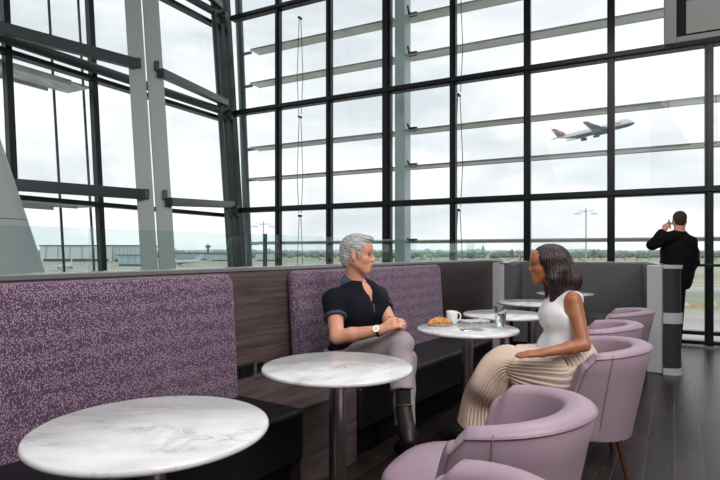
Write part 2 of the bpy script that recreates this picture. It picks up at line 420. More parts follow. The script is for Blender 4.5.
# beams: from the columns back to the wall at each side
colp = lambda z: P(148, 268, 8.2)+lev*(z-1)+V(0,0,z-P(148,268,8.2).z)+V(.05,-.12,0)
names = {0:'lowest', 1:'middle', 2:'highest'}
for k, z in enumerate((2.13, 4.10, 6.12)):
    pc = colp(z); far_ = lef(.14,.2,z+(.22 if k else .1)); near_ = lef(5.2,.35,z+(.04 if k else 0)); near2 = lef(7.5,.35,z+.04)
    pc2 = pc + (near_-pc).normalized()*-.0
    if k < 2:
        bm = B(); bar(bm, pc, near_, .15, .12, (0,0,1)); bar(bm, near_, near2, .15, .12, (0,0,1))
        tag(fin('steel_beam', bm, M['beam'], bevel=.008), ('lower','upper')[k]+' dark horizontal steel beam running left from the leaning columns', 'steel beam')
    bm = B(); bar(bm, pc+V(.34,.1,-.10), far_, .13, .12, (0,0,1))
    tag(fin('steel_beam', bm, M['beam'], bevel=.008), names[k]+' dark steel beam from the leaning columns to the corner post', 'steel beam')
    if k:
        bm = B(); zt = z+.04; tube(bm, [lef(-.0,.16,zt), lef(9,.2,zt)], .075, 16)
        tag(fin('steel_tube', bm, M['tube'], smooth=True), ('','lower','upper')[k]+' round grey steel tube following the leaning window wall', 'steel tube')
    t = thing('corner_bracket', names[k]+' steel bracket bolted to the black corner post', 'bracket', lef(.12,.22,z-.03))
    bm = B(); bar(bm, (-.05,0,0), (.10,-.05,0), .2, .12, (0,0,1)); fin('plate', bm, M['beam'], t, bevel=.02)
    bm = B(); tube(bm, [(.04,-.12,0), (.04,.05,0)], .04, 12); fin('pin', bm, M['tube'], t, smooth=True)

# large cone shaft at the left
t = thing('support_cone', 'large pale grey tapering support cone at the left window wall', 'support', (0,0,0))
edge = [P(28,270,6.0), P(-10,140,6.0)]
rb, rt = .62, .30
a = edge[0]+V(-rb,.0,0); dirv = (edge[1]-edge[0]); 
cb = edge[0]+V(-rb*.98,.1,0); ct = edge[1]+V(-rt*.98,.1,0)
ax = (ct-cb)/(ct.z-cb.z)
def conep(z): return cb+ax*(z-cb.z)
zz2 = [0, 1.55, 1.56, 5.6]
def crad(z): return rb+(rt-rb)*(z-cb.z)/(ct.z-cb.z)
bm = B(); tube(bm, [conep(0), conep(1.60)], [crad(0), crad(1.60)], 48); fin('lower_shell', bm, M['cone'], t, smooth=True)
bm = B(); tube(bm, [conep(1.608), conep(3.1)], [crad(1.608), crad(3.1)*1.0], 48); fin('upper_shell', bm, M['cone'], t, smooth=True)
bm = B(); tube(bm, [conep(1.59), conep(1.615)], [crad(1.6)-.006]*2, 48); fin('joint', bm, M['frame'], t, smooth=True)
bm = B(); tube(bm, [conep(3.1), conep(3.25)], [crad(3.1), .05], 32); fin('tip', bm, M['beam'], t, smooth=True)

# ------------------------------------------------------------------ outside the windows
# louvers
zs = [1.46, 2.88, 3.56, 4.98, 5.72]
ordn = ['lowest','second lowest','middle','second highest','highest']
for i, z in enumerate(zs):
    for (s0, s1, side) in ((4.9, 8.35, 'left of'), (-5, 4.66, 'right of')):
        t = thing('sun_louver', ordn[i]+' grey sun louver outside the glass, '+side+' the pale outer column', 'sun louver')
        bm = B(); bar(bm, fac(s0,.9,z), fac(s1,.9,z), .03, .30, (0,0,1)); bar(bm, fac(s0,.76,z+.0), fac(s1,.76,z+.0), .035, .02, (0,0,1))
        fin('blade', bm, M['louver'], t)
        bm = B(); bar(bm, fac(s0,1.06,z+.01), fac(s1,1.06,z+.01), .07, .02, (0,0,1)); fin('edge_strip', bm, M['louver'], t)
t = thing('outer_column', 'pale blue-grey flat column outside, behind the thickest upright bar', 'column')
bm = B(); bar(bm, fac(4.77,.9,-10), fac(4.77,.9,9), .2, .3, E); fin('shaft', bm, M['fin'], t)
for z in zs:
    bm = B(); p = fac(4.6,.8,z+.02); tube(bm, [p, p-E*.0+E*.16], .045, 10); tube(bm, [p+V(0,0,.03), p+E*.1-W*.3+V(0,0,.03)], .02, 8); fin('clamp', bm, M['frame'], t, smooth=True)
bm = B(); tube(bm, [fac(8.42,.9,-1), fac(8.85,.9,8)], .085, 16)
t = thing('raking_tube', 'leaning teal-grey steel tube outside, right of the corner post', 'steel tube'); fin('shaft', bm, M['tube'], t, smooth=True)
for z in zs[:5]:
    bm = B(); p = fac(8.42+(.43/9)*(z+1),.9,z); tube(bm, [p, p+E*.3], .035, 8); fin('clamp', bm, M['tube'], t, smooth=True)
for s, lab in ((6.83,'thin pair of tension cables outside, left of the pale outer column'), (3.52,'thin pair of tension cables outside, right of the pale outer column')):
    t = thing('tension_cables', lab, 'cables')
    for (za, zb) in ((4.05,6.0),(2.05,4.0),(.3,2.0)):
        for sg in (-1,1):
            bm = B(); top = fac(s+.02*sg,.45,zb); mid = fac(s+.07*sg,.45,(za+zb)/2-.2); bot = fac(s+.03*sg,.45,za); tube(bm, [top,mid,bot], .007, 6); fin('cable', bm, M['beam'], t, smooth=True)
        bm = B(); tube(bm, [fac(s,.4,zb), fac(s,.5,zb)], .025, 8); fin('anchor', bm, M['frame'], t, smooth=True)
# walkway gratings outside the left wall
for z, lab in ((3.98,'upper grey service grating outside the left windows'), (2.02,'lower grey service grating outside the left windows')):
    t = thing('service_grating', lab, 'grating')
    bm = B(); bar(bm, lef(2.85,-.62,z), lef(9,-.62,z), .03, .58, (0,0,1)); fin('deck', bm, M['grating'], t)
    bm = B(); bar(bm, lef(3.2,-.32,z-.02), lef(9,-.32,z-.02), .09, .03, (0,0,1)); bar(bm, lef(3.2,-.92,z-.02), lef(9,-.92,z-.02), .09, .03, (0,0,1)); fin('edge_beam', bm, M['louver'], t)
for px, D, lab in ((62,9.0,'thin hanging rod outside, left one of the two by the gratings'), (92,9.3,'thin hanging rod outside, right one of the two by the gratings')):
    b_ = P(px+2,268,D)
    bm = B(); tube(bm, [b_+lev*-2+V(0,0,-2), b_+lev*7+V(0,0,7)], .022, 8)
    o = tag(fin('hanging_rod', bm, M['beam'], smooth=True), lab, 'rod')

# airfield ground
GZ = -10.0
m = mat('airfield', (.4,.4,.35), .9)
tc = N(m, 'ShaderNodeTexCoord'); sep = N(m, 'ShaderNodeSeparateXYZ'); L(m, tc, 'Object', sep, 'Vector')
n = N(m, 'ShaderNodeTexNoise'); n.inputs['Scale'].default_value = .012; n.inputs['Detail'].default_value = 4; L(m, tc, 'Object', n, 'Vector')
ad = N(m, 'ShaderNodeMath', operation='MULTIPLY_ADD'); ad.inputs[1].default_value = 14; L(m, n, 'Fac', ad, 0); L(m, sep, 'Y', ad, 2)
dv = N(m, 'ShaderNodeMath', operation='DIVIDE'); dv.inputs[0].default_value = 50; L(m, ad, 0, dv, 1)   # 50/distance
# stops in 50/D
st = [(0,(.36,.38,.32)),(.03,(.33,.36,.27)),(.10,(.42,.42,.33)),(.15,(.52,.51,.46)),(.19,(.36,.39,.25)),(.24,(.46,.46,.35)),(.285,(.55,.54,.50)),(.33,(.30,.32,.30)),(.385,(.34,.36,.22)),(.44,(.40,.43,.28)),(.475,(.50,.49,.46)),(1,(.48,.48,.47))]
r = ramp(m, st); L(m, dv, 0, r, 'Fac')
n2 = N(m, 'ShaderNodeTexNoise'); n2.inputs['Scale'].default_value = .06; n2.inputs['Detail'].default_value = 6; L(m, tc, 'Object', n2, 'Vector')
r2 = ramp(m, [(.3,(.8,.8,.8)),(.7,(1.15,1.15,1.12))]); L(m, n2, 'Fac', r2, 'Fac')
mx = N(m, 'ShaderNodeMix', data_type='RGBA', blend_type='MULTIPLY'); mx.inputs[0].default_value = 1
L(m, r, 'Color', mx, 6); L(m, r2, 'Color', mx, 7); L(m, mx, 2, bsdf(m), 'Base Color')
bm = B(); box(bm, -9000,9000,16,9000,-.5,0); g = fin('ground', bm, m); g.location = (0,0,GZ); struct(g)
# faraway hills
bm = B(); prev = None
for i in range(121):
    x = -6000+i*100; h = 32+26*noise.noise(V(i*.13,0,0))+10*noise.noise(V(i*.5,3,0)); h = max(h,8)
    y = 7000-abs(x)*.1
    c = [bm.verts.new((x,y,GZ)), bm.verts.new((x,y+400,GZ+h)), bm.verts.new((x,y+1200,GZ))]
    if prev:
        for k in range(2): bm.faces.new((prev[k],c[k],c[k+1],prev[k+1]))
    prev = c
struct(fin('hills', bm, noisy('far_hills', (.38,.45,.48), (.46,.53,.55), .004, .9), smooth=True))  # bluish distance haze is mixed into the hill colour
# tree line: nobody could count these
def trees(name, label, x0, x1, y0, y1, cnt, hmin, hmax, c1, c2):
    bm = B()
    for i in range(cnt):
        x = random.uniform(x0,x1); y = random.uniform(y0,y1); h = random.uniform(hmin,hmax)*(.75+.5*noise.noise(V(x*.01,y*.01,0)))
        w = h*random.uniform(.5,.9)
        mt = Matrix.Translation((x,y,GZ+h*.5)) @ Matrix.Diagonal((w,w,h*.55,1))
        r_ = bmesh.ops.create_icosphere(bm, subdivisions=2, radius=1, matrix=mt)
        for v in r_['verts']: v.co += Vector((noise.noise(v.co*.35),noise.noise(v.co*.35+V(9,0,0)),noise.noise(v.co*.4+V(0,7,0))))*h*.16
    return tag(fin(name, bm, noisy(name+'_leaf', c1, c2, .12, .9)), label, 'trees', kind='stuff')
trees('tree_line', 'long dark green line of trees along the far edge of the airfield', -480, 900, 900, 1250, 520, 6, 13, (.17,.22,.19), (.25,.30,.26))  # leaf greens lightened and greyed to paint in the haze
trees('distant_trees', 'paler, haze-tinted blue-green woods far behind the tree line', -2200, 2400, 2000, 3000, 420, 12, 24, (.28,.35,.35), (.36,.42,.41))  # pale blue cast is distance haze put into the leaf colours
trees('hedge', 'low hedge rows on the far side of the grass', -60, 800, 640, 760, 130, 2, 3.5, (.22,.26,.19), (.31,.34,.27))
# spires
M['stone'] = mat('far_stone', (.17,.2,.2), .9)
for px, lab in ((483,'pointed church spire rising left of the woman above the trees'), (512,'church tower above the trees behind the woman\'s forehead'),(594,'small dark chapel tower right of the lamp mast')):
    D = 950; t = thing('church_tower', lab, 'tower', (P(px,250,D).x, D, GZ)); h = 20 if px==483 else 16
    bm = B(); box(bm, -3,3,-3,3,0,h*.7); fin('tower', bm, M['stone'], t)
    bm = B(); lathe(bm, [(3.4,h*.7),(0,h*.7+(10 if px==483 else 5))], 4); fin('spire', bm, M['stone'], t)
# hangars and sheds on the left
M['hangar'] = noisy('hangar_cladding', (.70,.74,.75), (.80,.82,.82), .05, .7, stretch=(12,1,.1))
M['roofdark'] = mat('roof_dark', (.10,.12,.13), .7); M['bluewall'] = noisy('blue_cladding', (.42,.55,.60), (.52,.63,.66), .03, .7, stretch=(10,1,1)); M['glasspale']=mat('shed_white',(.6,.64,.65),.6)
def shed(px0, px1, ytop, D, depth, m_, lab, name='hangar', doors=6):
    p0 = P(px0, ytop, D); p1 = P(px1, ytop, D); w = p1.x-p0.x; h = p0.z-GZ
    t = thing(name, lab, 'building', ((p0.x+p1.x)/2, D, GZ))
    bm = B(); box(bm, -w/2,w/2,0,depth,0,h*.97); fin('wall', bm, m_, t)
    bm = B(); box(bm, -w/2-1,w/2+1,-1,depth+1,h*.97,h*1.03); fin('roof', bm, M['roofdark'], t)
    bm = B(); box(bm, -w/2+w*.05,w/2-w*.05,-.4,0,0,h*.16); fin('door_strip', bm, M['roofdark'], t)
    for i in range(doors):
        x = -w/2+w*(i+.5)/doors; bm = B(); box(bm, x-w/doors*.04,x+w/doors*.04,-.5,0,h*.16,h*.95); fin('pilaster', bm, M['fin'], t)
    return t
shed(40,112,245.5,620,60,M['hangar'],'wide pale grey hangar, left one of the two big hangars')
shed(114,137,245.5,600,60,M['glasspale'],'shorter pale hangar with dark doorway next to the wide hangar')
shed(118,145,255.0,420,25,M['bluewall'],'low blue shed in front of the hangars','shed',4)
shed(176,208,253.5,700,40,M['bluewall'],'long low blue terminal building under the control tower','terminal_building',8)
shed(211,232,254.0,640,40,M['glasspale'],'low white terminal building right of the control tower','terminal_building',5)
shed(256,276,253.0,640,30,M['glasspale'],'low white shed right of the corner post','shed',4)
shed(10,38,254.0,640,30,M['roofdark'],'low dark shed left of the wide hangar','shed',4)
t = thing('control_tower', 'slim brown airport control tower on the horizon', 'tower', (P(208,250,900).x,900,GZ))
bm = B(); tube(bm, [(0,0,0),(0,0,17)], [2.2,1.8], 12); fin('shaft', bm, M['stone'], t)
bm = B(); lathe(bm, [(2,17),(4,18),(4.2,21),(2.5,22),(.4,22.2),(.3,25),(0,25)], 16); fin('cab', bm, M['stone'], t)
# light masts
def mast(px, py, D, lab, r=.16):
    top = P(px,py,D); t = thing('light_mast', lab, 'lamp mast', (top.x,D,GZ), .1)
    h = top.z-GZ
    bm = B(); tube(bm, [(0,0,0),(0,0,h+.8)], [r*1.4,r], 12); fin('pole', bm, M['fin'], t, smooth=True)
    bm = B(); tube(bm, [(-2.0,0,h),(2.0,0,h)], .09, 8); tube(bm, [(-1.2,0,h-.5),(0,0,h)], .06, 6); fin('cross_arm', bm, M['fin'], t, smooth=True)
    for sx in (-1,1):
        bm = B(); c = sx*2.4; lathe(bm, [(0,.25),(.35,.2),(.8,-.1),(.85,-.3),(0,-.32)], 16)
        fin('lamp_head', bm, M['hangar'], t, smooth=True, xf=Matrix.Translation((c,0,h-.6)) @ Matrix.Diagonal((1.3,.7,1,1)))
    return t
mast(586,211,150,'tall twin-headed light mast outside, left of the standing man')
mast(263.5,224,150,'twin-headed light mast outside, just right of the corner post', .14)
mast(18,236,160,'light mast mostly hidden by the big support cone', .12)
# construction pile behind the rail
M['orange'] = mat('orange_barrier', (.75,.28,.08), .7)
for i in range(9):
    x = P(682+i*6.5,304,112).x; bm = B(); h = random.uniform(.35,.7); lathe(bm, [(.62,0),(.5,h*.3),(.25,h),(0,h)], 8, (0,0))
    o = fin('barrier_marker', bm, M['orange'] if i%2 else M['glasspale']); o.location = (x,112+random.uniform(-3,3),GZ)
    tag(o, ('orange' if i%2 else 'white')+' barrier marker on the grass verge outside, low at the right', 'barrier marker', ('orange' if i%2 else 'white')+' barrier markers on the verge')

# airliner, 70 m long, built at true size
M['plane_white'] = mat('plane_white', (.62,.64,.66), .35); M['plane_blue'] = mat('plane_blue', (.03,.06,.14), .35); M['plane_grey'] = mat('plane_grey', (.16,.18,.2), .45)
m = M['tail'] = mat('tail_paint', (.7,.7,.7), .4)
mp = coords(m, (1,1,1), (0,.7,0)); sx = N(m, 'ShaderNodeSeparateXYZ'); L(m, mp, 'Vector', sx, 0)
wv = N(m, 'ShaderNodeTexWave'); wv.inputs['Scale'].default_value = .07; wv.inputs['Distortion'].default_value = 2.5; L(m, mp, 'Vector', wv, 'Vector')
r = ramp(m, [(0,(.62,.03,.05)),(.38,(.62,.03,.05)),(.42,(.75,.75,.76)),(.66,(.75,.75,.76)),(.7,(.03,.06,.25)),(1,(.03,.06,.25))]); r.color_ramp.interpolation='CONSTANT'
L(m, wv, 'Fac', r, 'Fac'); L(m, r, 'Color', bsdf(m), 'Base Color')
m = M['fus'] = mat('fuselage_paint', (.65,.66,.68), .35)
tc = N(m, 'ShaderNodeTexCoord'); sx = N(m, 'ShaderNodeSeparateXYZ'); L(m, tc, 'Object', sx, 0)
r = ramp(m, [(0,(.03,.06,.14)),(.42,(.64,.66,.68))]); r.color_ramp.interpolation='CONSTANT'
ma = N(m, 'ShaderNodeMapRange'); ma.inputs[1].default_value=-4; ma.inputs[2].default_value=4; L(m, sx, 2, ma, 0); L(m, ma, 0, r, 0); L(m, r, 0, bsdf(m), 'Base Color')
def loft(bm, secs, n=20, close=True):
    rings = [[bm.verts.new((x, cy+ry*math.cos(a), cz+rz*math.sin(a))) for a in [2*math.pi*k/n for k in range(n)]] for (x,cy,cz,ry,rz) in secs]
    for a, b_ in zip(rings, rings[1:]):
        for k in range(n): bm.faces.new((a[k],a[(k+1)%n],b_[(k+1)%n],b_[k]))
    bm.faces.new(rings[0]); bm.faces.new(rings[-1])
def wing(bm, pts, th):
    """planform polygon (x,y,z) extruded by th in z"""
    a = [bm.verts.new(V(*p)+V(0,0,th/2)) for p in pts]; b_ = [bm.verts.new(V(*p)-V(0,0,th/2)) for p in pts]
    bm.faces.new(a); bm.faces.new(b_)
    for i in range(len(a)): j=(i+1)%len(a); bm.faces.new((a[i],a[j],b_[j],b_[i]))
pc = P(594.5,131,500)
pl = thing('airliner', 'white four-engined airliner with red and blue tail climbing in the sky', 'airliner', pc)
pl.rotation_euler = (math.radians(-3), math.radians(-12), math.radians(-8))
bm = B(); loft(bm, [(-35,0,1.9,.25,.3),(-31,0,1.6,1.0,1.1),(-24,0,.9,2.2,2.3),(-14,0,.1,3.1,3.2),(0,0,0,3.25,3.3),(16,0,0,3.25,3.4),(20,0,.5,3.2,4.0),(27,0,.7,2.95,4.1),(30.5,0,.2,2.5,3.4),(33,0,-.4,1.8,2.2),(34.8,0,-.8,.9,1.0),(35.4,0,-.9,.1,.1)]); fin('fuselage', bm, M['fus'], pl, smooth=True)
bm = B(); tube(bm, [(-1,0,-3.0),(10,0,-3.1)], 1.9, 16); fin('belly_fairing', bm, M['plane_blue'], pl, smooth=True)
for sy in (-1,1):
    bm = B(); wing(bm, [(12,sy*2.5,-1.8),(-3,sy*19,.4),(-14,sy*31,3.2),(-17.5,sy*31.5,3.3),(-10,sy*19,.3),(-5,sy*10,-1.0),(-4.5,sy*2.5,-1.8)], .9); fin('wing', bm, M['plane_grey'], pl)
    bm = B(); wing(bm, [(-26,sy*1,2.2),(-33.5,sy*10.5,3.4),(-36.2,sy*10.8,3.5),(-33.5,sy*1,2.2)], .5); fin('tailplane', bm, M['plane_grey'], pl)
    for ex, ey, ez in ((5.5,12,-2.6),(-3.5,21,-1.4)):
        bm = B(); tube(bm, [(ex+1.5,sy*ey,ez),(ex+.9,sy*ey,ez),(ex-2,sy*ey,ez),(ex-4,sy*ey,ez)], [1.25,1.5,1.35,.75], 16); e = fin('engine', bm, M['plane_blue'], pl, smooth=True)
        bm = B(); wing(bm, [(ex+.5,sy*ey,ez+1.3),(ex-3.5,sy*ey,ez+1.5),(ex-4.5,sy*ey,ez+2.3),(ex-.5,sy*ey,ez+2.1)], .5); fin('pylon', bm, M['plane_grey'], pl)
bm = B(); a = [(-23.5,0,2.6),(-33.5,0,10.6),(-37,0,10.6),(-33,0,2.4)]
for sg in (-.3,.3): pass
va = [bm.verts.new((x,-.3,z)) for x,y,z in a]; vb = [bm.verts.new((x,.3,z)) for x,y,z in a]; bm.faces.new(va); bm.faces.new(vb)
for i in range(4): bm.faces.new((va[i],va[(i+1)%4],vb[(i+1)%4],vb[i]))
fin('tail_fin', bm, M['tail'], pl)
bm = B(); wing(bm, [(14,-3.36,1.0),(22,-3.36,1.0),(22.6,-3.36,1.1),(14.2,-3.36,1.1)], .9); fin('red_marking', bm, mat('red_mark',(.45,.05,.07),.4), pl)
# nose gear doors and small light airliner parked at left
def parked(px, py, D, rz, lab, sc_=.5):
    p = P(px,py,D); t = thing('parked_airliner', lab, 'airliner', (p.x,D,GZ), rz); t.scale = (sc_,)*3
    bm = B(); loft(bm, [(-19,0,5.5,.3,.4),(-12,0,4.5,1.8,1.9),(0,0,4.1,2,2.1),(13,0,4.1,2,2.1),(17,0,3.9,1.3,1.4),(18.5,0,3.6,.2,.2)]); fin('fuselage', bm, M['plane_white'], t, smooth=True)
    for sy in (-1,1):
        bm = B(); wing(bm, [(5,sy*1.5,3.2),(-4,sy*17,4.6),(-6,sy*17,4.6),(-3,sy*1.5,3.2)], .4); fin('wing', bm, M['plane_white'], t)
        bm = B(); tube(bm, [(3.6,sy*5.6,2.4),(3,sy*5.6,2.4),(0,sy*5.6,2.5)], [1.0,1.2,.7], 12); fin('engine', bm, M['plane_grey'], t, smooth=True)
        bm = B(); tube(bm, [(0,sy*2.5,0),(0,sy*2.5,3)], .35, 8); fin('landing_gear', bm, M['plane_grey'], t)
    bm = B(); tube(bm, [(14,0,0),(14,0,3)], .3, 8); fin('landing_gear', bm, M['plane_grey'], t)
    bm = B(); va=[bm.verts.new((x,-.2,z)) for x,z in ((-12,6),(-18,11.5),(-20.5,11.5),(-18,6))]; vb=[bm.verts.new((v.co.x,.2,v.co.z)) for v in va]; bm.faces.new(va); bm.faces.new(vb)
    for i in range(4): bm.faces.new((va[i],va[(i+1)%4],vb[(i+1)%4],vb[i]))
    fin('tail_fin', bm, M['plane_white'], t)
parked(66,262,330,math.radians(-78),'white twin-engined airliner parked in front of the wide hangar, nose to us',.62)
parked(181,258,420,math.radians(200),'small white airliner parked left of the blue terminal building',.8)

# ------------------------------------------------------------------ low partition behind the benches
T0, T1 = -2.7, 4.36
def place(o, along, out=0): o.location = B0+U*along-NN*out if False else o.location; return o
pt = thing('partition_wall', 'long low wood-panelled partition with steel ledge behind the purple benches', 'partition', B0, UA)
# local: x along benches, y backwards (away from aisle)
bm = B(); box(bm, T0, 2.76, .13, .25, 0, 1.155); fin('wood_panel', bm, M['panel'], pt)
bm = B(); box(bm, 2.765, T1, .13, .25, 0, 1.155); fin('dark_wood_panel', bm, M['panel_dark'], pt)
bm = B(); box(bm, T0, T1, .125, .30, 1.157, 1.182); fin('ledge', bm, M['cap'], pt, bevel=.004)
tj = [T0,-.77,.25,1.55,2.85,T1]
for a,b_ in zip(tj,tj[1:]):
    bm = B(); box(bm, a+.004,b_-.004,.205,.217,1.183,1.392); fin('glass_screen', bm, M['barrier'], pt)
for a in (-.77,.42):
    bm = B(); box(bm, a-.006,a+.006,.197,.225,1.183,1.397); fin('screen_post', bm, M['beam'] if a > 0 else M['barrier'], pt)
bm = B(); box(bm, .09,.23,.118,.13,.505,.585); so = fin('power_socket', bm, M['black'], pt, bevel=.004)
for k in range(2):
    bm = B(); box(bm, .103+k*.065,.15+k*.065,.113,.119,.52,.57); fin('socket_face', bm, M['frame'], so)
bm = B(); box(bm, .265,.315,.12,.13,.515,.575); fin('usb_socket', bm, M['plinth'], pt, bevel=.003)

# wooden boxes between benches
t = thing('wooden_box_seat', 'low wood-grain box filling the gap between the two purple benches', 'box', B0+V(0,0,0), UA)
bm = B(); box(bm, .004,.526,-.46,.128,.0,.445); fin('body', bm, M['panel'], t, bevel=.004)

def rounded_slab(bm, x0,x1,z0,z1,y0,y1,rad,lean_,n=7,edge=.03):
    """upright slab in x,z with rounded upper corners and soft edges; y shifts back by lean_ per metre"""
    out = [(x0,z0),(x1,z0)]
    for k in range(n+1): a = math.pi/2*k/n; out.append((x1-rad+rad*math.cos(a), z1-rad+rad*math.sin(a)))
    for k in range(n+1): a = math.pi/2+math.pi/2*k/n; out.append((x0+rad+rad*math.cos(a), z1-rad+rad*math.sin(a)))
    cx, cz = (x0+x1)/2, (z0+z1)/2
    rings = []
    prof = [(edge,y0),(edge*.3,y0+edge*.12),(0,y0+edge*.7),(0,y1-edge*.7),(edge*.3,y1-edge*.12),(edge,y1)]
    for ins, y in prof:
        ring = []
        for (x,z) in out:
            xx = x+(ins if x < cx else -ins); zz_ = z+(ins if z < cz else -ins)
            ring.append(bm.verts.new((xx, y+(zz_-z0)*lean_, zz_)))
        rings.append(ring)
    m_ = len(out)
    for a,b_ in zip(rings,rings[1:]):
        for k in range(m_): bm.faces.new((a[k],a[(k+1)%m_],b_[(k+1)%m_],b_[k]))
    bm.faces.new(rings[0]); bm.faces.new(rings[-1])
def bench(x0, x1, lab):
    t = thing('upholstered_bench', lab, 'bench', B0+U*x0, UA); w = x1-x0
    bm = B(); rounded_slab(bm, 0, w, .40, 1.15, -.0, .068, .05, .07); fin('backrest', bm, M['purple'], t, smooth=True, ang=60)
    bm = B(); box(bm, .0,w,-.49,.0,.18,.45); fin('seat', bm, M['leather'], t, bevel=.025, seg=4, smooth=True)
    bm = B(); box(bm, .05,w-.03,-.42,.12,.0,.178); fin('plinth', bm, M['plinth'], t)
    return t
bench(-2.7, 0, 'purple speckled upholstered bench with black seat, nearest at the left')
bench(.53, 2.73, 'purple speckled upholstered bench with black seat that the man sits on')

# posts and the grey booth
pl_ = [V(1.80,6.80,0), V(2.3,8.09,0), V(3.86,7.25,0), V(3.24,5.86,0)]
def round_path(pts, rad, n=8):
    out = [pts[0]]
    for a,b_,c in zip(pts,pts[1:],pts[2:]):
        p0 = b_+(a-b_).normalized()*rad; p1 = b_+(c-b_).normalized()*rad
        for k in range(n+1): q=k/n; out.append(p0*(1-q)**2+b_*2*q*(1-q)+p1*q*q)
    out.append(pts[-1]); return out
def wallpath(bm, path, w0, w1, z0, z1, rnd=.02):
    """vertical ribbon solid along path between lateral offsets w0..w1 (left positive)"""
    secs = []
    for i,p in enumerate(path):
        d = (path[min(i+1,len(path)-1)]-path[max(i-1,0)]).normalized(); l = V(-d.y,d.x,0)
        prof = [(w0,z0),(w0,z1-rnd),(w0+rnd*.3,z1-rnd*.3),(w0+rnd,z1),(w1-rnd,z1),(w1-rnd*.3,z1-rnd*.3),(w1,z1-rnd),(w1,z0)]
        secs.append([bm.verts.new(p+l*a+V(0,0,z)) for a,z in prof])
    for a,b_ in zip(secs,secs[1:]):
        for k in range(8): bm.faces.new((a[k],a[(k+1)%8],b_[(k+1)%8],b_[k]))
    bm.faces.new(secs[0]); bm.faces.new(secs[-1])
bt = thing('upholstered_booth', 'grey fabric U-shaped booth with high back in front of the windows', 'booth')
path = round_path(pl_, .22)
bm = B(); wallpath(bm, path, -.10, -.005, .42, 1.125, .03); fin('backrest', bm, M['boothfab'], bt, smooth=True, ang=50)
bm = B(); wallpath(bm, path, 0, .05, 0, 1.12, .01); fin('outer_shell', bm, M['postgrey'], bt, smooth=True, ang=50)
bm = B(); wallpath(bm, path, -.56, -.105, .17, .45, .03); fin('seat', bm, M['boothfab'], bt, smooth=True, ang=50)
bm = B(); wallpath(bm, path, -.5, -.02, .0, .168, .01); fin('plinth', bm, M['plinth'], bt)
bm = B(); wallpath(bm, path, -.02, .06, 1.127, 1.14, .004); fin('top_rail', bm, M['cap'], bt)
def endpost(p, lab, caps):
    t = thing('end_post', lab, 'post', p, UA)
    if not caps:
        bm = B(); box(bm, -.06,.06,-.07,.09,0,1.15); fin('panel', bm, M['postgrey'], t, bevel=.008)
        bm = B(); box(bm, -.065,.065,-.075,.095,1.151,1.165); fin('top_cap', bm, M['cap'], t, bevel=.003)
        return
    # x along U, y towards -NN (left): light panel at left, capsule at right
    bm = B(); box(bm, -.07,.10,-.02,.135,0,1.135); fin('panel', bm, M['postgrey'], t, bevel=.012)
    def half(z0,z1,r): 
        bm = B(); prof=[]; n=16
        a = [V(-.005*0+r*.95*math.cos(math.pi+math.pi*k/n)+.0, -.022+r*1.55*-math.sin(math.pi*k/n)*1.0, 0) for k in range(n+1)]
        lo = [bm.verts.new(q+V(0,0,z0)) for q in a]; hi = [bm.verts.new(q+V(0,0,z1)) for q in a]
        bm.faces.new(lo); bm.faces.new(hi)
        for i in range(len(a)): j=(i+1)%len(a); bm.faces.new((lo[i],lo[j],hi[j],hi[i]))
        return bm
    fin('upper_capsule', half(.645,1.10,.10), M['darkcaps'], t, smooth=True, ang=60)
    fin('lower_capsule', half(.07,.53,.10), M['darkcaps'], t, smooth=True, ang=60)
    fin('middle_band', half(.532,.643,.108), M['postgrey'], t, smooth=True, ang=60)
    fin('foot_band', half(0,.068,.108), M['postgrey'], t, smooth=True, ang=60)
    fin('top_cap', half(1.102,1.137,.108), M['postgrey'], t, smooth=True, ang=60)
endpost(V(3.19,5.76,0), 'grey post with dark rounded capsule at the aisle end of the booth', True)
endpost(B0+U*4.46-NN*.12, 'pale grey square post where the dark wood partition meets the booth', False)

# bar shelf by the windows
t = thing('bar_shelf', 'narrow dark standing shelf running along the windows at the right', 'shelf')
bm = B(); bar(bm, fac(.62,-.34,1.10), fac(-4.9,-.34,1.10), .035, .12, (0,0,1)); fin('top', bm, M['frame'], t, bevel=.006)
for s in (-1.4,-3.2,-4.8):
    bm = B(); bar(bm, fac(s,-.12,1.06), fac(s,-.34,1.07), .04, .05, (0,0,1)); fin('bracket', bm, M['frame'], t)

# suspended display housing
t = thing('suspended_display', 'grey framed display housing hanging from above at upper right', 'display', P(664,46,3.2), math.atan2(E.y,E.x))
bm = B(); box(bm, 0,.062,-.02,.05,0,1.1); box(bm, .062,1.6,-.02,.05,0,.035); box(bm, 1.54,1.6,-.02,.05,.035,1.1); box(bm,.062,1.54,-.02,.05,1.06,1.1); fin('bezel', bm, M['display'], t, bevel=.004)
bm = B(); box(bm, .063,.11,.0,.05,.036,1.059); box(bm,.11,1.539,.01,.05,.036,.05); fin('shadow_gap', bm, M['plinth'], t)  # solid black strips painted to read as a shaded recess
bm = B(); box(bm, .112,1.535,.005,.05,.052,.245); fin('lower_panel', bm, M['display2'], t)
bm = B(); box(bm, .112,1.535,-.005,.05,.25,.268); fin('divider', bm, M['plinth'], t)
bm = B(); box(bm, .112,1.535,.005,.05,.272,1.055); fin('upper_panel', bm, M['display2'], t)
for x in (.35,1.25):
    bm = B(); tube(bm, [(x,.015,1.1),(x,.015,8.3-P(664,46,3.2).z)], .02, 10); fin('hanger_rod', bm, M['beam'], t, smooth=True)

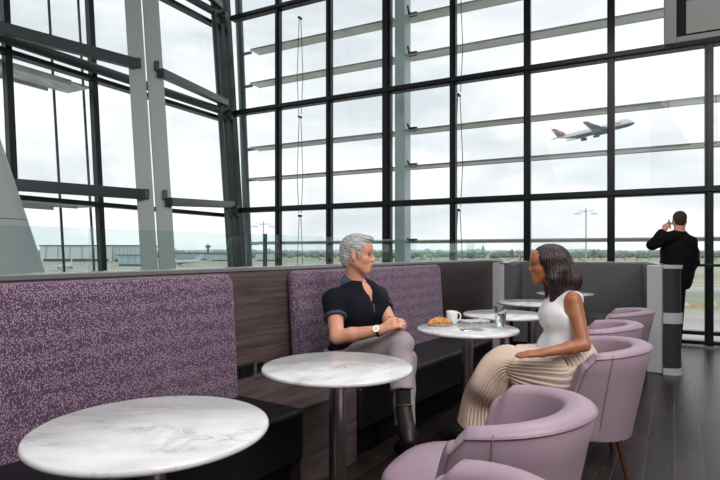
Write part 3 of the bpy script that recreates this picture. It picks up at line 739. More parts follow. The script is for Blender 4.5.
# ------------------------------------------------------------------ tables
def make_table(x, y, lab, rz=0):
    t = thing('round_table', lab, 'table', (x,y,0), rz, 'round marble tables')
    bm = B(); R = .35; lathe(bm, [(0,.727),(R-.012,.727),(R-.003,.731),(R,.738),(R-.002,.746),(R-.008,.75),(0,.75)], 96); fin('tabletop', bm, M['marble'], t, smooth=True, ang=50)
    bm = B(); lathe(bm, [(0,.706),(.14,.706),(.15,.716),(.15,.726),(0,.726)], 40); fin('mounting_plate', bm, M['black'], t, smooth=True, ang=40)
    bm = B(); lathe(bm, [(0,.013),(.04,.013),(.04,.705),(0,.705)], 40); fin('pole', bm, M['steel'], t, smooth=True, ang=40)
    bm = B(); lathe(bm, [(0,0),(.20,0),(.205,.006),(.2,.010),(.06,.0125),(0,.0125)], 56); fin('base', bm, M['steel'], t, smooth=True, ang=40)
    return t
tb = make_table(-.632,1.662,'empty round white marble table nearest the camera at lower left')
TAB = [(-.105,2.54,'empty round white marble table between the camera and the seated man',.8),
       (.745,3.78,'round white marble table with the croissant, mug and glass on it',2.1),
       (1.23,4.64,'empty round white table directly behind the one with the croissant',.3),
       (1.80,5.72,'empty round white table in front of the dark wood partition post',1.4),
       (2.62,6.98,'empty round white table at the grey booth, behind the woman\'s hair',.5)]
for x,y,lab,rz in TAB:
    c = copy_tree(tb); c.location = (x,y,0); c.rotation_euler.z = rz; c['label'] = lab

# ------------------------------------------------------------------ tub chairs
def chair_shell(bm, pipe=None):
    # plan path of the rim centre line, x forward
    pts = []; hw, bx, R = .315, -.005, .305
    fx = .04
    for k in range(8): pts.append((fx-(fx-bx)*k/8, hw+.01*(1-k/8)))
    for k in range(25):
        a = math.pi/2+math.pi*k/24
        ca, sa = math.cos(a), math.sin(a)
        pts.append((bx+R*ca*.98, hw*sa))
    for k in range(1,9): pts.append((bx+(fx-bx)*k/8, -hw-.01*(k/8)))
    n = len(pts); secs = []; pipes=[[],[]]
    for i,(x,y) in enumerate(pts):
        a = pts[max(i-1,0)]; b_ = pts[min(i+1,n-1)]; d = V(b_[0]-a[0], b_[1]-a[1],0).normalized(); out = V(d.y,-d.x,0)
        if out.dot(V(x-bx*.5,y,0)) < 0 and abs(y) > .01: out = -out
        if i in (0,): pass
        u = min(1,max(0,(fx-x)/(fx+.30))*1.15); sm = u*u*(3-2*u)
        qq = abs(2*i/(n-1)-1); zr = .748-.088*qq**1.7; sm = 1-qq; th = .045+.012*sm          # half thickness
        fwd = max(0,min(1,(x+.22)/(fx+.22)))
        endw = 1.0
        prof = []
        for z in (.20,.26,.34,.44,.54,.60): prof.append((th-(zr-z)*.20, min(z,zr-.03)))
        for k in range(7):
            q = math.pi*k/6; prof.append((th*math.cos(q), zr-.028+.028*math.sin(q)))
        for z in (.60,.54,.48,.40): prof.append((-th-(zr-z)*.04, min(z,zr-.032)))
        prof.append((-th-.02,.20))
        ring = []
        for (o_, z) in prof:
            sh = fwd**2*(zr-z)*.26
            p = V(x,y,0)+out*o_+V(sh,0,z)
            ring.append(p)
        secs.append(ring)
    # rounded arm fronts
    def endcap(ring, sgn):
        c = sum(ring, V(0,0,0))/len(ring); res=[]
        for f_, dx in ((.975,.010),(.90,.021),(.76,.031),(.55,.038),(.28,.042)):
            rr=[]
            for p in ring:
                q = V(p.x, c.y+(p.y-c.y)*f_, p.z-(0 if p.z<.3 else (1-f_)*.075)); q.x += dx; rr.append(q)
            res.append(rr)
        return res
    A = endcap(secs[0],1); Z = endcap(secs[-1],-1)
    allr = A[::-1]+secs+Z
    vr = [[bm.verts.new(p) for p in r_] for r_ in allr]; m_ = len(vr[0])
    for a,b_ in zip(vr,vr[1:]):
        for k in range(m_): bm.faces.new((a[k],a[(k+1)%m_],b_[(k+1)%m_],b_[k]))
    bm.faces.new(vr[0]); bm.faces.new(vr[-1])
    return [r_[6] for r_ in secs], secs
def superell(a, n=3.2):
    c, s_ = math.cos(a), math.sin(a); return (abs(c)**(2/n)*(1 if c>0 else -1), abs(s_)**(2/n)*(1 if s_>0 else -1))
def make_chair(x, y, rz, lab, col='pink', lay=0):
    t = thing('tub_armchair', lab, 'armchair', (x,y,0), rz, 'mauve leather tub chairs')
    bm = B(); rim, secs = chair_shell(bm); o = fin('tub_back', bm, M['pink'], t, smooth=True, ang=70)
    bm = B(); tube(bm, [p+V(0,0,.002) for p in rim], .0042, 6); pp = fin('piping', bm, M['piping'], o, smooth=True)
    # arm front piping
    for r_ in (secs[0],secs[-1]):
        bm = B(); sgn = 1 if r_[0].y>0 else -1; tube(bm, [q+V(.004,0,0) for q in r_[0:7]], .004, 6); fin('piping', bm, M['piping'], o, smooth=True)
        bm = B(); i = 0
    for sgn in (1,-1):
        k = 10 if sgn>0 else len(secs)-11
        bm = B(); r_ = secs[k]; tube(bm, [q+V(q.x*.004,q.y*.006,0) for q in r_[0:8]], .0025, 5); fin('seam', bm, M['piping'], o, smooth=True)
    # seat block
    bm = B(); N_=56
    prof = [(.80,.20),(.90,.205),(.925,.23),(.97,.33),(1.0,.40),(.985,.43),(.93,.449),(.80,.457),(.5,.462),(0.01,.464)]
    rings=[]
    for (f_,z) in prof:
        rg=[]
        for k in range(N_):
            c,s_ = superell(2*math.pi*k/N_, 2.9); fr = .325 if c>0 else .26
            rg.append(bm.verts.new((.085+c*fr*f_, s_*.30*f_, z-(.008*c*f_ if z>.4 else 0))))
        rings.append(rg)
    for a,b_ in zip(rings,rings[1:]):
        for k in range(N_): bm.faces.new((a[k],a[(k+1)%N_],b_[(k+1)%N_],b_[k]))
    bm.faces.new(rings[0]); bm.faces.new(rings[-1]); fin('seat', bm, M['pink'], t, smooth=True, ang=60)
    for sx,sy in ((.26,.22),(.26,-.22),(-.16,.20),(-.16,-.20)):
        bm = B(); tube(bm, [(sx*.92,sy*.92,.22),(sx*1.16,sy*1.16,0)], [.019,.011], 14); fin('leg', bm, M['walnut'], t, smooth=True)
    return t
AZ = math.atan2(-NN.y,-NN.x)
ch = make_chair(.50,2.05,AZ+.10,'mauve leather tub chair in the foreground, in front of the woman\'s skirt')
for (x,y,dr,lab) in ((1.385,3.34,.33,'mauve leather tub chair the woman in white sits in'),
                     (1.80,4.24,.12,'mauve leather tub chair directly behind the woman\'s chair'),
                     (2.41,5.20,.08,'mauve leather tub chair farthest back, nearest the grey post'),
                     (.12,1.21,.10,'mauve leather tub chair nearest the camera, only its top edge showing')):
    c = copy_tree(ch); c.location = (x,y,0); c.rotation_euler.z = AZ+dr; c['label'] = lab

# ------------------------------------------------------------------ things on the table
ZTOP = .7502
def at(px, py, z=.75):
    D = F*(EYE-z)/(py-HY); return V((px-360)*D/F, D, z)
# mug
p = at(452,323.5); t = thing('mug', 'white coffee mug standing behind the croissant', 'mug', (p.x,p.y,ZTOP), .2)
bm = B(); lathe(bm, [(0,0),(.034,0),(.038,.004),(.042,.09),(.0405,.092),(.039,.09),(.0355,.008),(0,.006)], 40); fin('cup', bm, M['white'], t, smooth=True, ang=50)
bm = B(); tube(bm, [(.038,0,.075),(.055,0,.078),(.066,0,.064),(.068,0,.045),(.060,0,.027),(.037,0,.018)], .0055, 10); fin('handle', bm, M['white'], t, smooth=True)
bm = B(); lathe(bm, [(0,.078),(.0385,.078)], 32); fin('coffee', bm, mat('coffee',(.03,.012,.006),.1), t)
# glass of water
p = at(500.5,327.0); t = thing('water_glass', 'clear tumbler of water at the woman\'s side of the table', 'glass', (p.x,p.y,ZTOP))
bm = B(); lathe(bm, [(0,0),(.029,0),(.031,.003),(.045,.145),(.043,.145),(.0285,.012),(0,.012)], 40); fin('tumbler', bm, M['clear'], t, smooth=True, ang=50)
bm = B(); lathe(bm, [(0,.0125),(.0283,.0125),(.0385,.098),(0,.098)], 40); fin('water', bm, M['water'], t, smooth=True, ang=50)
# napkin / plate + croissant
p = at(439.5,325.0); cp = V(p.x,p.y,ZTOP)
t = thing('side_plate', 'small white plate under the croissant', 'plate', cp)
bm = B(); lathe(bm, [(0,.001),(.05,.001),(.078,.006),(.08,.008),(.076,.009),(.05,.004),(0,.004)], 48); fin('dish', bm, M['white'], t, smooth=True, ang=50)
m = M['croissant'] = noisy('baked_crust', (.42,.13,.02), (.80,.38,.11), 70, .45, detail=4, bump=.4)
s = SDF((-.11,-.07,-.005),(.11,.07,.07),.0022)
N_ = 13
for i in range(N_):
    q = -1+2*i/(N_-1); a = q*1.15; x = .078*math.sin(a)*1.05; y = -.045+.05*math.cos(a); r_ = .026*(1-.62*abs(q)**1.6)
    if i%2==0: s.ell((x,y,.004+r_*.85),(.0115,r_,r_*.95),Matrix.Rotation(a*-.9,3,'Z'),k=.004)
    else: s.ell((x,y,.004+r_*.85),(.012,r_*.88,r_*.82),Matrix.Rotation(a*-.9,3,'Z'),k=.004)
o = s.mesh('croissant', m); o.location = cp+V(0,0,.001); o.rotation_euler=(0,0,.15); o.scale=(1.12,1.12,1.2); tag(o,'golden brown croissant lying on the small plate','croissant')
# newspaper
m = M['paper'] = mat('newsprint', (.7,.7,.7), .8)
mp = coords(m, (1,1,1)); br = N(m,'ShaderNodeTexBrick'); br.inputs['Scale'].default_value=1; br.inputs['Brick Width'].default_value=.055; br.inputs['Row Height'].default_value=.03; br.inputs['Mortar Size'].default_value=.006
br.inputs['Color1'].default_value=(.30,.28,.31,1); br.inputs['Color2'].default_value=(.55,.53,.55,1); br.inputs['Mortar'].default_value=(.72,.71,.73,1)
L(m,mp,'Vector',br,'Vector'); L(m,br,'Color',bsdf(m),'Base Color')
p = at(472,322.5); t = thing('newspaper', 'folded newspaper lying right of the mug', 'newspaper', (p.x,p.y,ZTOP), .35)
for k in range(3):
    bm = B(); x = [-.105+.005*k+.21*i/10 for i in range(11)]
    lo = []; 
    rows=[]
    for xx in x: rows.append([bm.verts.new((xx, yy, .001+.0052*k+.004*math.sin((xx+.1)*9+k)**2*(1 if k else 0)+dz)) for dz,yy in ((0,-.075+.003*k),(0,.07-.002*k),(.0042,.07-.002*k),(.0042,-.075+.003*k))])
    for a,b_ in zip(rows,rows[1:]):
        for q in range(4): bm.faces.new((a[q],a[(q+1)%4],b_[(q+1)%4],b_[q]))
    bm.faces.new(rows[0]); bm.faces.new(rows[-1]); fin('fold', bm, M['paper'], t)
# phone
p = at(472,330.5); t = thing('smartphone', 'slim smartphone lying on the table in front of the newspaper', 'phone', (p.x,p.y,ZTOP), .25)
bm = B(); box(bm,-.072,.072,-.036,.036,0.0002,.0085); fin('body', bm, M['chrome'], t, bevel=.003)
bm = B(); box(bm,-.066,.066,-.033,.033,.0086,.0092); fin('screen', bm, mat('phone_screen',(.35,.36,.38),.08), t)

# ------------------------------------------------------------------ people
def rotm(yaw, pitch=0, roll=0):
    return (Matrix.Rotation(yaw,3,'Z') @ Matrix.Rotation(pitch,3,'Y') @ Matrix.Rotation(roll,3,'X'))
def head(s, C0, R, sc_=1.0, fem=False, neck=None, nr=.055):
    T = lambda x,y,z: np.array(C0+(R@(V(x,y,z)*sc_)))
    e = lambda c,r,k=.015,op='u',rot=None: s.ell(T(*c),[q*sc_ for q in r], np.array(R if rot is None else R@rot), k, op)
    c = lambda a,b,ra,rb=None,k=.012,op='u': s.cap(T(*a),T(*b),ra*sc_,(rb if rb is not None else ra)*sc_,k,op)
    e((-.014,0,.032),(.098,.076,.086))
    e((.030,0,-.03),(.058,.060,.080),.03)
    w = .052 if not fem else .044
    for sy in (-1,1):
        c((-.012,sy*w,-.045),(.055,sy*.018,-.098),.018,.016,.03)
        e((.052,sy*.043,-.028),(.024,.020,.020),.02)
        c((.076,sy*.012,.020),(.068,sy*.040,.020),.010,.008,.014)
        # ear
        e((-.012,sy*.079,-.006),(.020,.007,.031),.006,rot=Matrix.Rotation(sy*.35,3,'Z'))
        e((-.008,sy*.087,-.002),(.010,.005,.018),.005,'s')
        e((-.010,sy*.079,-.032),(.009,.006,.010),.006)
    c((.060,-.012,-.100),(.060,.012,-.100),.017,None,.025)
    e((.062,0,-.075),(.026,.026,.022),.02)
    e((.055,0,.045),(.038,.055,.045),.03)         # forehead
    c((.086,0,.012),(.104,0,-.030),.0075,.0105 if not fem else .009,.012)   # nose
    for sy in (-1,1):
        e((.094,sy*.011,-.033),(.010,.008,.007),.006)
        e((.087,sy*.032,.0),(.014,.017,.011),.012,'s')
    # lips
    c((.088,-.016,-.058),(.088,.016,-.058),.0065,None,.006)
    c((.086,-.014,-.069),(.086,.014,-.069),.0075,None,.006)
    c((.100,-.02,-.0635),(.100,.02,-.0635),.0035,None,.004,'s')
    e((.092,0,-.046),(.006,.006,.012),.01)
    if neck is not None: s.cap(T(-.028,0,-.05), neck, nr, nr*1.12, .03)
    return T
def eyes(parent, T, R, sc_, iris, brow, lipm):
    for sy in (-1,1):
        bm = B(); bmesh.ops.create_uvsphere(bm, u_segments=20, v_segments=12, radius=.0118*sc_)
        o = fin('eye', bm, M['eye'], parent, smooth=True, xf=Matrix.Translation(T(.0725,sy*.031,-.001)))
        bm = B(); bmesh.ops.create_uvsphere(bm, u_segments=16, v_segments=10, radius=.0066*sc_)
        fin('iris', bm, iris, o, smooth=True, xf=Matrix.Translation(T(.0785,sy*.0322,-.001)))
        bm = B(); tube(bm, [T(.0885,sy*.014,.019),T(.0865,sy*.028,.0245),T(.0755,sy*.047,.019)], [.0035*sc_,.004*sc_,.0018*sc_], 8); fin('eyebrow', bm, brow, parent, smooth=True)
        bm = B(); tube(bm, [T(.083,sy*.018,.004),T(.0845,sy*.031,.0075),T(.076,sy*.045,.003)], [.0022*sc_,.0034*sc_,.0022*sc_], 8); fin('eyelid', bm, brow, parent, smooth=True)
    s = SDF(T(.086,0,-.064)-.05, T(.086,0,-.064)+.05, .0025)
    s.cap(T(.0895,-.014,-.0585), T(.0895,.014,-.0585), .0058*sc_, None, .004); s.cap(T(.088,-.012,-.069), T(.088,.012,-.069), .0068*sc_, None, .004)
    s.cap(T(.0995,-.02,-.0636),T(.0995,.02,-.0636),.0035*sc_,None,.003,'s')
    s.mesh('lips', lipm, parent)
def hand(s, wrist, dirv, up, side, sc_=1., curl=.6, spread=.012, thumb=1, k=.008):
    """palm from wrist along dirv, back of hand towards up, thumb on `side` (unit vec across)"""
    d = Vector(dirv).normalized(); u_ = Vector(up); u_ = (u_-d*u_.dot(d)).normalized(); a = d.cross(u_); a = a if a.dot(Vector(side))>0 else -a
    w = Vector(wrist); q = sc_
    for o_ in (-.028,-.010,.010,.028):
        s.cap(w+a*o_*.55*q, w+d*.085*q+a*o_*q, .017*q, .0125*q, .014)
    lens = [.072,.080,.074,.058]
    for i,o_ in enumerate((.030,.010,-.010,-.029)):
        b0 = w+d*.085*q+a*o_*q; ang = 0; prev = b0; seg = lens[i]*q
        for j,fr in enumerate((.45,.32,.23)):
            ang += curl*(.7 if j==0 else 1.)
            nd = d*math.cos(ang)-u_*math.sin(ang)+a*(o_*spread*20 if False else o_*.6*spread/.012*.3)
            nx = prev+nd.normalized()*seg*fr; s.cap(prev,nx,(.0095-.0007*j)*q,(.0088-.0008*j)*q,.003); prev = nx
    # thumb from the side of the palm near its base
    b0 = w+d*.022*q+a*.024*q; m1 = b0+(a*.75+d*.65-u_*.25).normalized()*.040*q; m2 = m1+(a*.15+d*.95-u_*.35).normalized()*.032*q; m3 = m2+(d-u_*.5).normalized()*.024*q
    s.cap(b0,m1,.014*q,.011*q,.010); s.cap(m1,m2,.0108*q,.0098*q,.004); s.cap(m2,m3,.0098*q,.0085*q,.004)
def wob(amp, f, seed=0):
    return lambda X,Y,Z: amp*(np.sin(X*f+1.3*np.sin(Z*f*.7+seed)+seed)*np.sin(Y*f*1.1+1.7*np.sin(Z*f*.6))+.6*np.sin(Z*f*1.3+2*np.sin(X*f*.5+seed)))

# ---- seated man
def man():
    t = thing('person', 'grey-haired man in navy polo shirt and pale trousers sitting on the bench', 'person', (0,0,0))
    pel = V(-.05,3.66,.56); waist = V(-.03,3.62,.70); chest = V(.0,3.59,.90); nb = P(357,286,3.57)
    f = V(.72,-.69,0).normalized(); lf = V(-f.y,f.x,0)
    shR = P(334,301,3.44); shL = P(378,298,3.70)
    elR = P(337,337,3.27); wrR = P(381,330,3.20); elL = P(390,323,3.50); wrL = P(401,327,3.34)
    hipR = pel-lf*.10; hipL = pel+lf*.10
    knR = P(400,345,3.24); knL = P(404,358,3.42); anR = P(404,410,3.10); anL = P(405,443,3.34)
    hc = P(357.5,254.5,3.53); R = rotm(math.radians(-9), math.radians(2)); sc_ = 1.04
    lo, hi = (-.45,2.75,-.02), (.62,3.95,1.5)
    def torso(s, g=0, k=.05):
        s.cap(pel-lf*.06, pel+lf*.06, .135+g, None, k)
        s.cap(pel, waist, .135+g, .125+g, k, flat=(f,1.15)); s.cap(waist-lf*.04, chest-lf*.07, .115+g, .13+g, k); s.cap(waist+lf*.04, chest+lf*.07, .115+g, .13+g, k)
        s.cap(chest-lf*.05, chest+V(0,0,.08)-lf*.02, .13+g, .10+g, k); s.cap(chest+lf*.05, chest+V(0,0,.08)+lf*.02, .13+g, .10+g, k)
        s.cap(nb+V(0,0,-.03), shR+V(.02,0,.0), .062+g, .064+g, .04); s.cap(nb+V(0,0,-.03), shL+V(-.02,0,.0), .062+g, .064+g, .04)
    s = SDF(lo,hi,.0055)
    torso(s)
    for sh,el,wr in ((shR,elR,wrR),(shL,elL,wrL)):
        s.cap(sh,el,.056,.043,.02); s.cap(el,el+(wr-el)*.35,.044,.043,.015); s.cap(el+(wr-el)*.35,wr,.042,.029,.015,flat=None)
    for hp,kn,an in ((hipR,knR,anR),(hipL,knL,anL)):
        s.cap(hp,kn,.085,.055,.02); s.cap(kn,an,.054,.036,.02)
    T = head(s,hc,R,sc_,False,np.array(nb+V(-.01,.01,-.02)),.052)
    hand(s, wrR, P(398,322,3.17)-wrR, V(-.1,-.6,.8), V(-.3,.2,1), 1.0, .45)
    hand(s, wrL, P(394,318,3.19)-wrL, V(.9,-.1,.5), V(-.2,-.4,1), 1.0, .62)
    body = s.mesh('body', M['skin_m'], t)
    # polo shirt
    s = SDF(lo,hi,.0055); g = .016
    torso(s,g)
    for sh,el,fr in ((shR,elR,.50),(shL,elL,.48)):
        d = (el-sh).normalized(); s.cap(sh-d*.01,el,.072,.066,.03,clip=[(sh+(el-sh)*fr,d)])
    s.warp(wob(.0035,26,1))
    up = (V(nb.x,nb.y,nb.z)-chest).normalized()
    s.cap(nb+V(0,0,-.02), nb+V(0,0,.2), .064, .064, .004,'s')
    s.cap(nb+f*.02+V(0,0,-.0), nb+f*.12+V(0,0,-.03), .060,.030,.004,'s')
    s.cap(nb+f*.08+V(0,0,-.02), nb+f*.165+V(0,0,-.12), .030,.006,.004,'s')
    s.plane(pel+V(0,0,-.07),(0,0,-1))
    sh_ = s.mesh('polo_shirt', M['navy'], t)
    # collar
    s = SDF(nb-V(.2,.2,.2), nb+V(.2,.2,.2), .004)
    for sg in (-1,1):
        pr = None
        for k in range(13):
            q = k/12; th = q*2.45*sg; dr_ = -f*math.cos(th)+lf*math.sin(th)
            zt_ = .092-.085*q**1.3; wd_ = .030+.030*max(0,q-.35)/.65
            a_ = nb+V(0,0,0)+dr_*(.062+.012*q)+V(0,0,zt_); b_ = nb+dr_*(.092+.034*q)+V(0,0,zt_-wd_)
            if pr is not None:
                for g_ in (0,.33,.66,1):
                    s.cap(pr[0].lerp(pr[1],g_), a_.lerp(b_,g_), .0085,None,.008)
            pr = (a_,b_)
    s.mesh('collar', M['navy2'], sh_)
    s = SDF(nb-V(.3,.3,.3), nb+V(.3,.3,.2), .0035)
    s.cap(nb+f*.142+V(0,0,-.115), nb+f*.150+V(0,0,-.155), .009,.009,.002); s.mesh('placket', M['navy2'], sh_)
    for sh,el,fr in ((shR,elR,.50),(shL,elL,.48)):
        d = (el-sh).normalized(); s = SDF(sh-V(.2,.2,.35), sh+V(.2,.2,.2), .004)
        s.cap(sh,el,.0755,.0695,0,clip=[(sh+(el-sh)*(fr+.01),d),(sh+(el-sh)*(fr-.06),-d)]); s.mesh('sleeve_band', M['navy2'], sh_)
    # trousers
    s = SDF(lo,hi,.006)
    s.cap(hipR-V(0,0,.0),hipL,.135,None,.05,clip=[(pel+V(0,0,.07),(0,0,1))])
    s.cap(hipR,knR,.104,.078,.035); s.cap(hipL,knL,.100,.076,.03)
    dR = (anR-knR); e = knR+dR*.70
    s.cap(knR,e+dR*.3,.077,.062,.02,clip=[(e,dR)])
    dL = (anL-knL); e = knL+dL*.80; s.cap(knL,e+dL*.3,.074,.060,.02,clip=[(e,dL)])
    s.warp(wob(.004,30,2)); 
    s.mesh('trousers', M['trouser'], t)
    # socks, shoes
    for kn,an,td,lab in ((knR,anR,V(.08,-.80,-.58),0),(knL,anL,V(.45,-.85,-.28),1)):
        td = td.normalized() if lab==0 else V(.5,-.85,-.05).normalized()
        s = SDF(an-V(.25,.35,.2), an+V(.35,.2,.3), .005)
        s.cap(an+(kn-an)*.42, an, .047,.042,.01); s.mesh('sock', M['sock'], t)
        s = SDF(an-V(.3,.45,.35), an+V(.4,.25,.2), .005)
        ball = an+td*.15+ (V(0,0,-.045) if lab else V(0,.02,-.01)); heel = an-td*.05+(V(0,0,-.045) if lab else V(0,0,-.03))
        s.cap(heel, ball, .042,.047,.02); s.cap(ball, ball+td*.05, .047,.036,.02); s.cap(an, an+td*.10-V(0,0,.015), .046,.036,.02)
        so = s.mesh('shoe', M['shoe'], t)
        bm = B(); s1,t1 = frame_of(kn-an); c = an+(kn-an)*.06
        tube(bm, [c+(s1*math.cos(q)+t1*math.sin(q))*.047 for q in [2*math.pi*k/20 for k in range(21)]], .004, 6, False); fin('shoe_rim', bm, M['shoe_trim'], so, smooth=True)
    # hair
    s = SDF(hc-V(.2,.2,.2), hc+V(.2,.2,.22), .003)
    e = lambda c,r,k=.02,op='u',rot=None: s.ell(T(*c),[q*sc_ for q in r], np.array(R if rot is None else R@rot), k, op)
    e((-.012,0,.042),(.102,.083,.088)); e((.030,0,.098),(.060,.058,.024),.02); e((.068,-.005,.098),(.030,.045,.018),.018)
    e((-.066,0,-.01),(.046,.064,.060),.02)
    e((-.062,0,-.055),(.034,.050,.035),.02)
    e((.085,0,-.020),(.090,.12,.088),.006,'s'); e((.055,0,-.075),(.085,.12,.09),.006,'s')
    for sy in (-1,1):
        e((-.010,sy*.085,-.008),(.022,.02,.034),.004,'s'); s.cap(T(.022,sy*.074,.0),T(.020,sy*.073,-.022),.010,.006,.01)
    def hw(X,Y,Z):
        q = (X-hc.x)*70+(Y-hc.y)*160+(Z-hc.z)*90
        return .0013*np.sin((Z-hc.z)*330+(X-hc.x)*110+2*np.sin((X-hc.x)*30))+.0012*np.sin((Y-hc.y)*330+(X-hc.x)*40)
    s.warp(hw); s.mesh('hair', M['hair_grey'], t, relax=1)
    eyes(t,T,R,sc_,M['iris'],M['brow_grey'],M['lips_m'])
    # watch
    wd = (wrR-elR).normalized(); c = wrR-wd*.018; s1,t1 = frame_of(wd)
    bm = B(); tube(bm, [c+(s1*math.cos(q)+t1*math.sin(q))*.0345 for q in [2*math.pi*k/24 for k in range(25)]], .0062, 8, False); w_ = fin('wrist_watch', bm, M['leather'], t, smooth=True)
    nrm = V(-.1,-.9,.42).normalized(); nrm = (nrm-wd*nrm.dot(wd)).normalized()
    bm = B(); tube(bm, [c+nrm*.030, c+nrm*.044], .019, 24); fin('case', bm, M['chrome'], w_, smooth=True, ang=40)
    bm = B(); tube(bm, [c+nrm*.0441, c+nrm*.0446], .0155, 24); fin('dial', bm, mat('dial_cream',(.75,.72,.6),.3), w_)
man()

# ---- seated woman
def woman():
    t = thing('person', 'dark-haired woman in white sleeveless top and pleated beige skirt sitting in an armchair', 'person', (0,0,0))
    f = V(-.95,.31,0).normalized(); lf = V(-f.y,f.x,0)      # left side faces the camera
    pel = V(1.285,3.31,.56); waist = V(1.245,3.32,.70); chest = V(1.235,3.33,.90); nb = P(560,293,3.34)
    shL = P(573,300,3.19); shR = P(557,301,3.50); elL = P(584,345,3.10); wrL = P(543,353,3.07); elR = P(560,348,3.56); wrR = P(534,351,3.42)
    hipL = pel+lf*.09; hipR = pel-lf*.09; knL = V(.82,3.32,.575); knR = V(.84,3.50,.575); anL = V(.72,3.44,.11); anR = V(.76,3.64,.11)
    hc = P(546,264.5,3.32); R = rotm(math.radians(172), math.radians(2)); sc_ = .96
    lo, hi = (.45,2.85,-.02), (1.65,3.95,1.45)
    def torso(s,g=0,k=.05):
        s.cap(pel-lf*.05, pel+lf*.05, .110+g, None, k)
        s.cap(pel,waist,.12+g,.095+g,k,flat=(f,1.1)); s.cap(waist-lf*.03,chest-lf*.055,.09+g,.095+g,k); s.cap(waist+lf*.03,chest+lf*.055,.09+g,.095+g,k)
        s.cap(chest-lf*.04,chest+V(0,0,.07),.095+g,.07+g,k); s.cap(chest+lf*.04,chest+V(0,0,.07),.095+g,.07+g,k)
        for sg in (-1,1): s.ell(chest+f*.055+lf*sg*.055+V(0,0,-.005),(.055+g,.055+g,.060+g),None,.06)
        s.cap(nb+V(0,0,-.035), shL, .045+g,.045+g,.035); s.cap(nb+V(0,0,-.035), shR, .045+g,.045+g,.035)
    s = SDF(lo,hi,.0055); torso(s)
    for sh,el,wr in ((shR,elR,wrR),(shL,elL,wrL)):
        s.cap(sh,el,.049,.036,.02); s.cap(el,el+(wr-el)*.35,.037,.036,.012); s.cap(el+(wr-el)*.35,wr,.036,.023,.012)
    for hp,kn,an in ((hipR,knR,anR),(hipL,knL,anL)):
        s.cap(hp,kn,.085,.052,.02); s.cap(kn,an,.05,.03,.02)
    T = head(s,hc,R,sc_,True,np.array(nb+V(0,0,-.02)),.046)
    hand(s, wrL, P(518,354.5,3.10)-wrL, V(0,-.25,1), V(.1,1,0), .92, .12)
    hand(s, wrR, P(522,352,3.30)-wrR, V(0,0,1), V(0,-1,0), .92, .15)
    s.mesh('body', M['skin_w'], t)
    # blouse
    s = SDF(lo,hi,.0055); g=.013
    torso(s,g)
    s.ell(waist+f*.03+V(0,0,-.01),(.125,.13,.10),None,.05)
    s.warp(wob(.0045,34,4))
    for sh,sg in ((shL,1),(shR,-1)):
        s.ell(sh+lf*sg*.045+V(0,0,-.02),(.062,.060,.085),None,.01,'s')
    s.cap(nb+V(0,0,-.01), nb+V(0,0,.2), .068,.09,.005,'s')
    s.cap(nb+f*.05+V(0,0,.0), nb+f*.15+V(0,0,-.15), .066,.016,.01,'s')
    s.cap(nb-f*.03+V(0,0,.0), nb-f*.12+V(0,0,-.0), .05,.05,.01,'s')
    s.plane(waist+V(0,0,-.035),(0,0,-1))
    s.mesh('sleeveless_top', M['blouse'], t)
    # belt
    s = SDF(waist-V(.25,.25,.15), waist+V(.25,.25,.15), .004)
    s.cap(waist-lf*.02+V(0,0,-.09), waist+lf*.02+V(0,0,-.02), .125,.115,.0, clip=[(waist+V(0,0,-.035),(0,0,1)),(waist+V(0,0,-.075),(0,0,-1))]); s.mesh('belt', M['leather'], t)
    # pleated skirt: loft with pleats running along it
    K = (knL+knR)/2; A0 = (anL+anR)/2
    path = [(waist+V(.0,0,.0), .125,.130),(pel+V(.005,0,.06), .146,.185),(pel+V(-.04,.0,.02), .146,.215),(pel+f*.18+V(0,-.01,.015), .128,.21),(pel+f*.34+V(0,-.02,.02), .108,.20),
            (K+V(.075,-.03,.018), .100,.20),(K+V(.015,-.02,-.035), .105,.20),(K+V(-.035,-.01,-.14), .11,.19),(A0+V(.045,-.06,.22), .12,.19),(A0+V(.035,-.06,.07), .14,.20)]
    # resample
    import itertools
    C = [p[0] for p in path]; A_ = [p[1] for p in path]; B_ = [p[2] for p in path]
    def cr(v, x):
        i = min(int(x), len(v)-2); u_ = x-i; p0,p1,p2,p3 = v[max(i-1,0)],v[i],v[i+1],v[min(i+2,len(v)-1)]
        return (p1*2+(p2-p0)*u_+(p0*2-p1*5+p2*4-p3)*u_*u_+(p3-p0+(p1-p2)*3)*u_**3)*.5
    bm = B(); rings=[]; NS=90; NP=38; NV=NP*8
    for i in range(NS+1):
        x = (len(C)-1)*i/NS; c = cr(C,x); d = (cr(C,min(x+.05,len(C)-1))-cr(C,max(x-.05,0))).normalized()
        side = lf; upv = (side.cross(d)).normalized()
        a_ = cr(A_,x); b_ = cr(B_,x); amp = .004+.012*min(1,i/NS*1.3)
        ring=[]
        for k in range(NV):
            q = 2*math.pi*k/NV; ph = (k/8)%1; saw = (ph if ph<.75 else (1-ph)*3)/.75-.5
            rr_ = 1; dv_ = upv*math.cos(q)*a_*(1+(.75*math.sin(math.pi*min(1,max(0,(x-.8)/3.3)))**.7 if upv.z*math.cos(q) < 0 and d.z>-.75 else 0))+side*math.sin(q)*b_; nn_ = dv_.normalized()
            fold = amp*saw+.006*math.sin(q*5+x*1.2)*min(1,i/NS*2)
            ring.append(bm.verts.new(c+dv_+nn_*fold))
        rings.append(ring)
    for a,b_ in zip(rings,rings[1:]):
        for k in range(NV): bm.faces.new((a[k],a[(k+1)%NV],b_[(k+1)%NV],b_[k]))
    sk = fin('pleated_skirt', bm, M['skirt'], t, smooth=True, ang=75)
    so = sk.modifiers.new('cloth','SOLIDIFY'); so.thickness=.003
